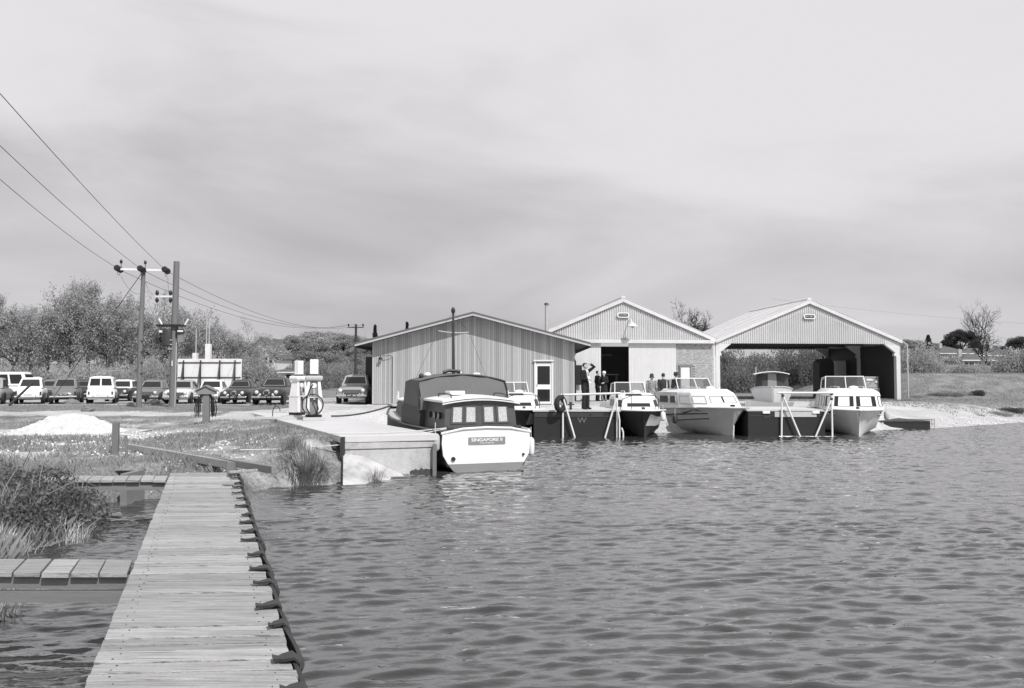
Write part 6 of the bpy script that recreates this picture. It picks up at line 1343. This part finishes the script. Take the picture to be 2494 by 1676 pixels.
# ---------------------------------------------------------------- growth and stones near the water
def gzv(x, y):
    i = np.clip(np.searchsorted(gx, x)-1, 0, len(gx)-2); j = np.clip(np.searchsorted(gy, y)-1, 0, len(gy)-2); u = (x-gx[i])/(gx[i+1]-gx[i]); w = (y-gy[j])/(gy[j+1]-gy[j])
    return (GZ[j, i]*(1-u)+GZ[j, i+1]*u)*(1-w)+(GZ[j+1, i]*(1-u)+GZ[j+1, i+1]*u)*w
def grv(x, y):
    i = np.clip(np.searchsorted(gx, x), 0, len(gx)-1); j = np.clip(np.searchsorted(gy, y), 0, len(gy)-1); return gr[j, i]
rs_ = np.random.RandomState(12)
def inquay(x, y):
    t = (x-QA.x)*QD.x+(y-QA.y)*QD.y; s = (x-QA.x)*QD.y-(y-QA.y)*QD.x; return (t > -.4) & (s > -.05) & (s < 2.6)
def blades(n, x0, x1, y0, y1, h0, h1, w, dmin=.12, gmax=.45, dens=None):
    x = rs_.uniform(x0, x1, n); y = rs_.uniform(y0, y1, n); k = (shore(x, y) > dmin) & (grv(x, y)+.5*(fbm(x*.8, y*.8, 3, 4)-.5) < gmax) & ~inquay(x, y) & (fbm(x*.6+3, y*.6, 3, 8) > .36); x, y = x[k], y[k]; n = len(x); z = gzv(x, y)
    h = rs_.uniform(h0, h1, n)*(.4+1.1*fbm(x*.5, y*.5, 2, 31)); a = rs_.uniform(0, 6.28, n); l_ = rs_.uniform(.1, .7, n)*h; b = rs_.uniform(0, 6.28, n)
    p = np.stack([x, y, z-.01], 1); q = np.stack([np.cos(a), np.sin(a), 0*a], 1)*w; tp = p+np.stack([np.cos(b)*l_, np.sin(b)*l_, h], 1); md = p+np.stack([np.cos(b)*l_*.3, np.sin(b)*l_*.3, h*.55], 1)
    return np.stack([p-q, p+q, md+q*.6, tp], 1).reshape(-1, 3)
Vg = np.concatenate([blades(60000, -13, -1.5, 8, 24, .05, .19, .008), blades(26000, -18, -6, 22, 34, .05, .14, .012), blades(16000, -34, -8, 40, 56, .06, .16, .02), blades(26000, 16, 44, 42, 62, .04, .13, .03, gmax=.7), blades(12000, -10, -5.6, 8.5, 14.5, .15, .4, .009, dmin=.05, gmax=2)])
GR = stuff(link('grass', fast('grass', Vg, np.arange(len(Vg), dtype=np.int32).reshape(-1, 4)), 'grass')); GR['label'] = 'rough grass growing over the banks'
def stones(n, x0, x1, y0, y1, s0, s1, f):
    x = rs_.uniform(x0, x1, n); y = rs_.uniform(y0, y1, n); k = f(x, y); x, y = x[k], y[k]; s = s0+(s1-s0)*rs_.uniform(0, 1, len(x))**2.5; return np.stack([x, y, gzv(x, y)+s*.25, s], 1)
P = np.concatenate([stones(5000, -12, -1.6, 14.8, 27, .01, .055, lambda x, y: (shore(x, y) > .05) & ~inquay(x, y) & (fbm(x*.7, y*.7, 3, 60) > .45)), stones(3800, 12, 34, 35, 48, .015, .09, lambda x, y: (shore(x, y) > -.1) & (shore(x, y) < 2.0) & (fbm(x*.4, y*.4, 3, 77) > .42)), stones(2500, -20, -8, 18, 25, .015, .07, lambda x, y: (shore(x, y) > .5) & (grv(x, y) > .3)), stones(1500, -5, 14, 31, 38, .015, .07, lambda x, y: (shore(x, y) > .0))])
oc = np.array([(1, 0, 0), (-1, 0, 0), (0, 1, 0), (0, -1, 0), (0, 0, 1), (0, 0, -1)], float); of = np.array([(0, 2, 4), (2, 1, 4), (1, 3, 4), (3, 0, 4), (2, 0, 5), (1, 2, 5), (3, 1, 5), (0, 3, 5)])
V = oc[None]*P[:, 3][:, None, None]*rs_.uniform(.5, 1.2, (len(P), 6, 1))*np.array([1, 1, .65]); ca_ = rs_.uniform(0, 6.28, len(P)); c_, s_ = np.cos(ca_)[:, None], np.sin(ca_)[:, None]
V = np.stack([V[..., 0]*c_-V[..., 1]*s_, V[..., 0]*s_+V[..., 1]*c_, V[..., 2]], -1)+P[:, None, :3]
F_ = (of[None]+np.arange(len(P))[:, None, None]*6).reshape(-1, 3); ST = stuff(link('shingle', fast('shingle', V.reshape(-1, 3), F_), 'stone')); ST['label'] = 'loose pale stones strewn over the banks'
def clump(p, n, h, spread, m, label, w=.008, lean=.5, name='reed_clump'):
    a = rs_.uniform(0, 6.28, n); r = spread*rs_.uniform(0, 1, n)**.7; x = p[0]+r*np.cos(a); y = p[1]+r*np.sin(a); z = np.maximum(gzv(x, y), -.05); hh = h*rs_.uniform(.5, 1.1, n); b = a+rs_.normal(0, .6, n); l_ = hh*lean*rs_.uniform(.2, 1, n); q = np.stack([np.cos(a+1.57), np.sin(a+1.57), 0*a], 1)*w
    P0 = np.stack([x, y, z-.02], 1); M1_ = P0+np.stack([np.cos(b)*l_*.35, np.sin(b)*l_*.35, hh*.65], 1); T1 = P0+np.stack([np.cos(b)*l_, np.sin(b)*l_, hh], 1)
    V = np.stack([P0-q, P0+q, M1_+q*.7, M1_-q*.7, T1], 1).reshape(-1, 3); o = np.arange(n)[:, None]*5; F1_ = np.concatenate([o+np.array([[0, 1, 2]]), o+np.array([[0, 2, 3]]), o+np.array([[3, 2, 4]])])
    V = V-np.array([p[0], p[1], 0]); me_ = fast(name, V, F1_); ob = link(name, me_, m); ob.location = (p[0], p[1], 0); tag(ob, label, 'reeds')
p = gp(735, 1172, .1); clump((p.x, p.y+.25), 750, .34, .5, 'rush', 'thick dark clump of rushes on the bank left of the quay wall', .007, .9)
p = gp(915, 1177, 0); clump((p.x, p.y), 46, .42, .16, 'rush', 'thin spray of rushes in the water before the sloping apron', .006, .7)
p = gp(170, 1318, .05); clump((p.x-.1, p.y+.2), 150, .3, .28, 'reed', 'pale grass tuft overhanging the channel by the bramble', .005, 1.0)
p = gp(45, 1345, .1); clump((p.x-.2, p.y), 140, .3, .4, 'reed', 'bleached dead grass below the bramble at the left edge', .006, 1.0)
p = gp(10, 1475, .1); clump((p.x-.25, p.y), 300, .3, .35, 'reed', 'pale grass at the left edge below the near footbridge', .006, 1.0)
# bramble thicket on the left bank
bl = [(-6.5, 11.5, .4, .5), (-6.7, 10.9, .3, .5), (-6.9, 12.4, .5, .55), (-7.0, 11.9, .45, .62), (-7.6, 12.3, .45, .7), (-8.4, 12.0, .5, .8), (-6.5, 11.3, .2, .5), (-7.3, 11.1, .3, .62), (-8.1, 11.0, .4, .75), (-6.4, 12.4, .25, .5), (-7.0, 10.5, .2, .48), (-7.8, 10.3, .3, .6), (-9.2, 11.5, .5, .9), (-8.9, 12.8, .5, .8), (-6.2, 11.9, .15, .38)]
pts = []
for x, y, z, r in bl:
    r *= .9; z -= .06; n = int(6400*r*r); a = rs_.normal(size=(n, 3)); a /= np.linalg.norm(a, axis=1)[:, None]; rr = r*rs_.uniform(.5, 1.05, (n, 1))**.5*(.8+.35*fbm(a[:, :1]*3+x, a[:, 1:2]*3+y, 3, 5)); pts.append(np.array([x, y, z])+a*rr)
p = np.concatenate(pts); p = p[p[:, 2] > gzv(p[:, 0], p[:, 1])+.01]; v, f = leaves(p, .028, rs_, .75)
BM = thing('bramble_thicket', 'dense bramble thicket on the left bank between the two footbridges', 'bush', (-7.5, 11.5, 0)); link('foliage', fast('foliage', v-np.array([-7.5, 11.5, 0]), f), 'bramble', BM)
for k in range(26):
    b = bl[k % 15]; a = rnd.uniform(0, 6.28); MB().tube([(b[0]+7.5, b[1]-11.5, .1), (b[0]+7.5+.25*math.cos(a), b[1]-11.5+.25*math.sin(a), b[2]+b[3]*.9), (b[0]+7.5+.6*math.cos(a), b[1]-11.5+.6*math.sin(a), b[2]+b[3]*(1.15+.2*rnd.random())), (b[0]+7.5+.95*math.cos(a), b[1]-11.5+.95*math.sin(a), b[2]+b[3]*.85)], [.008, .006, .005, .002], 4).build('cane', 'twig', BM)
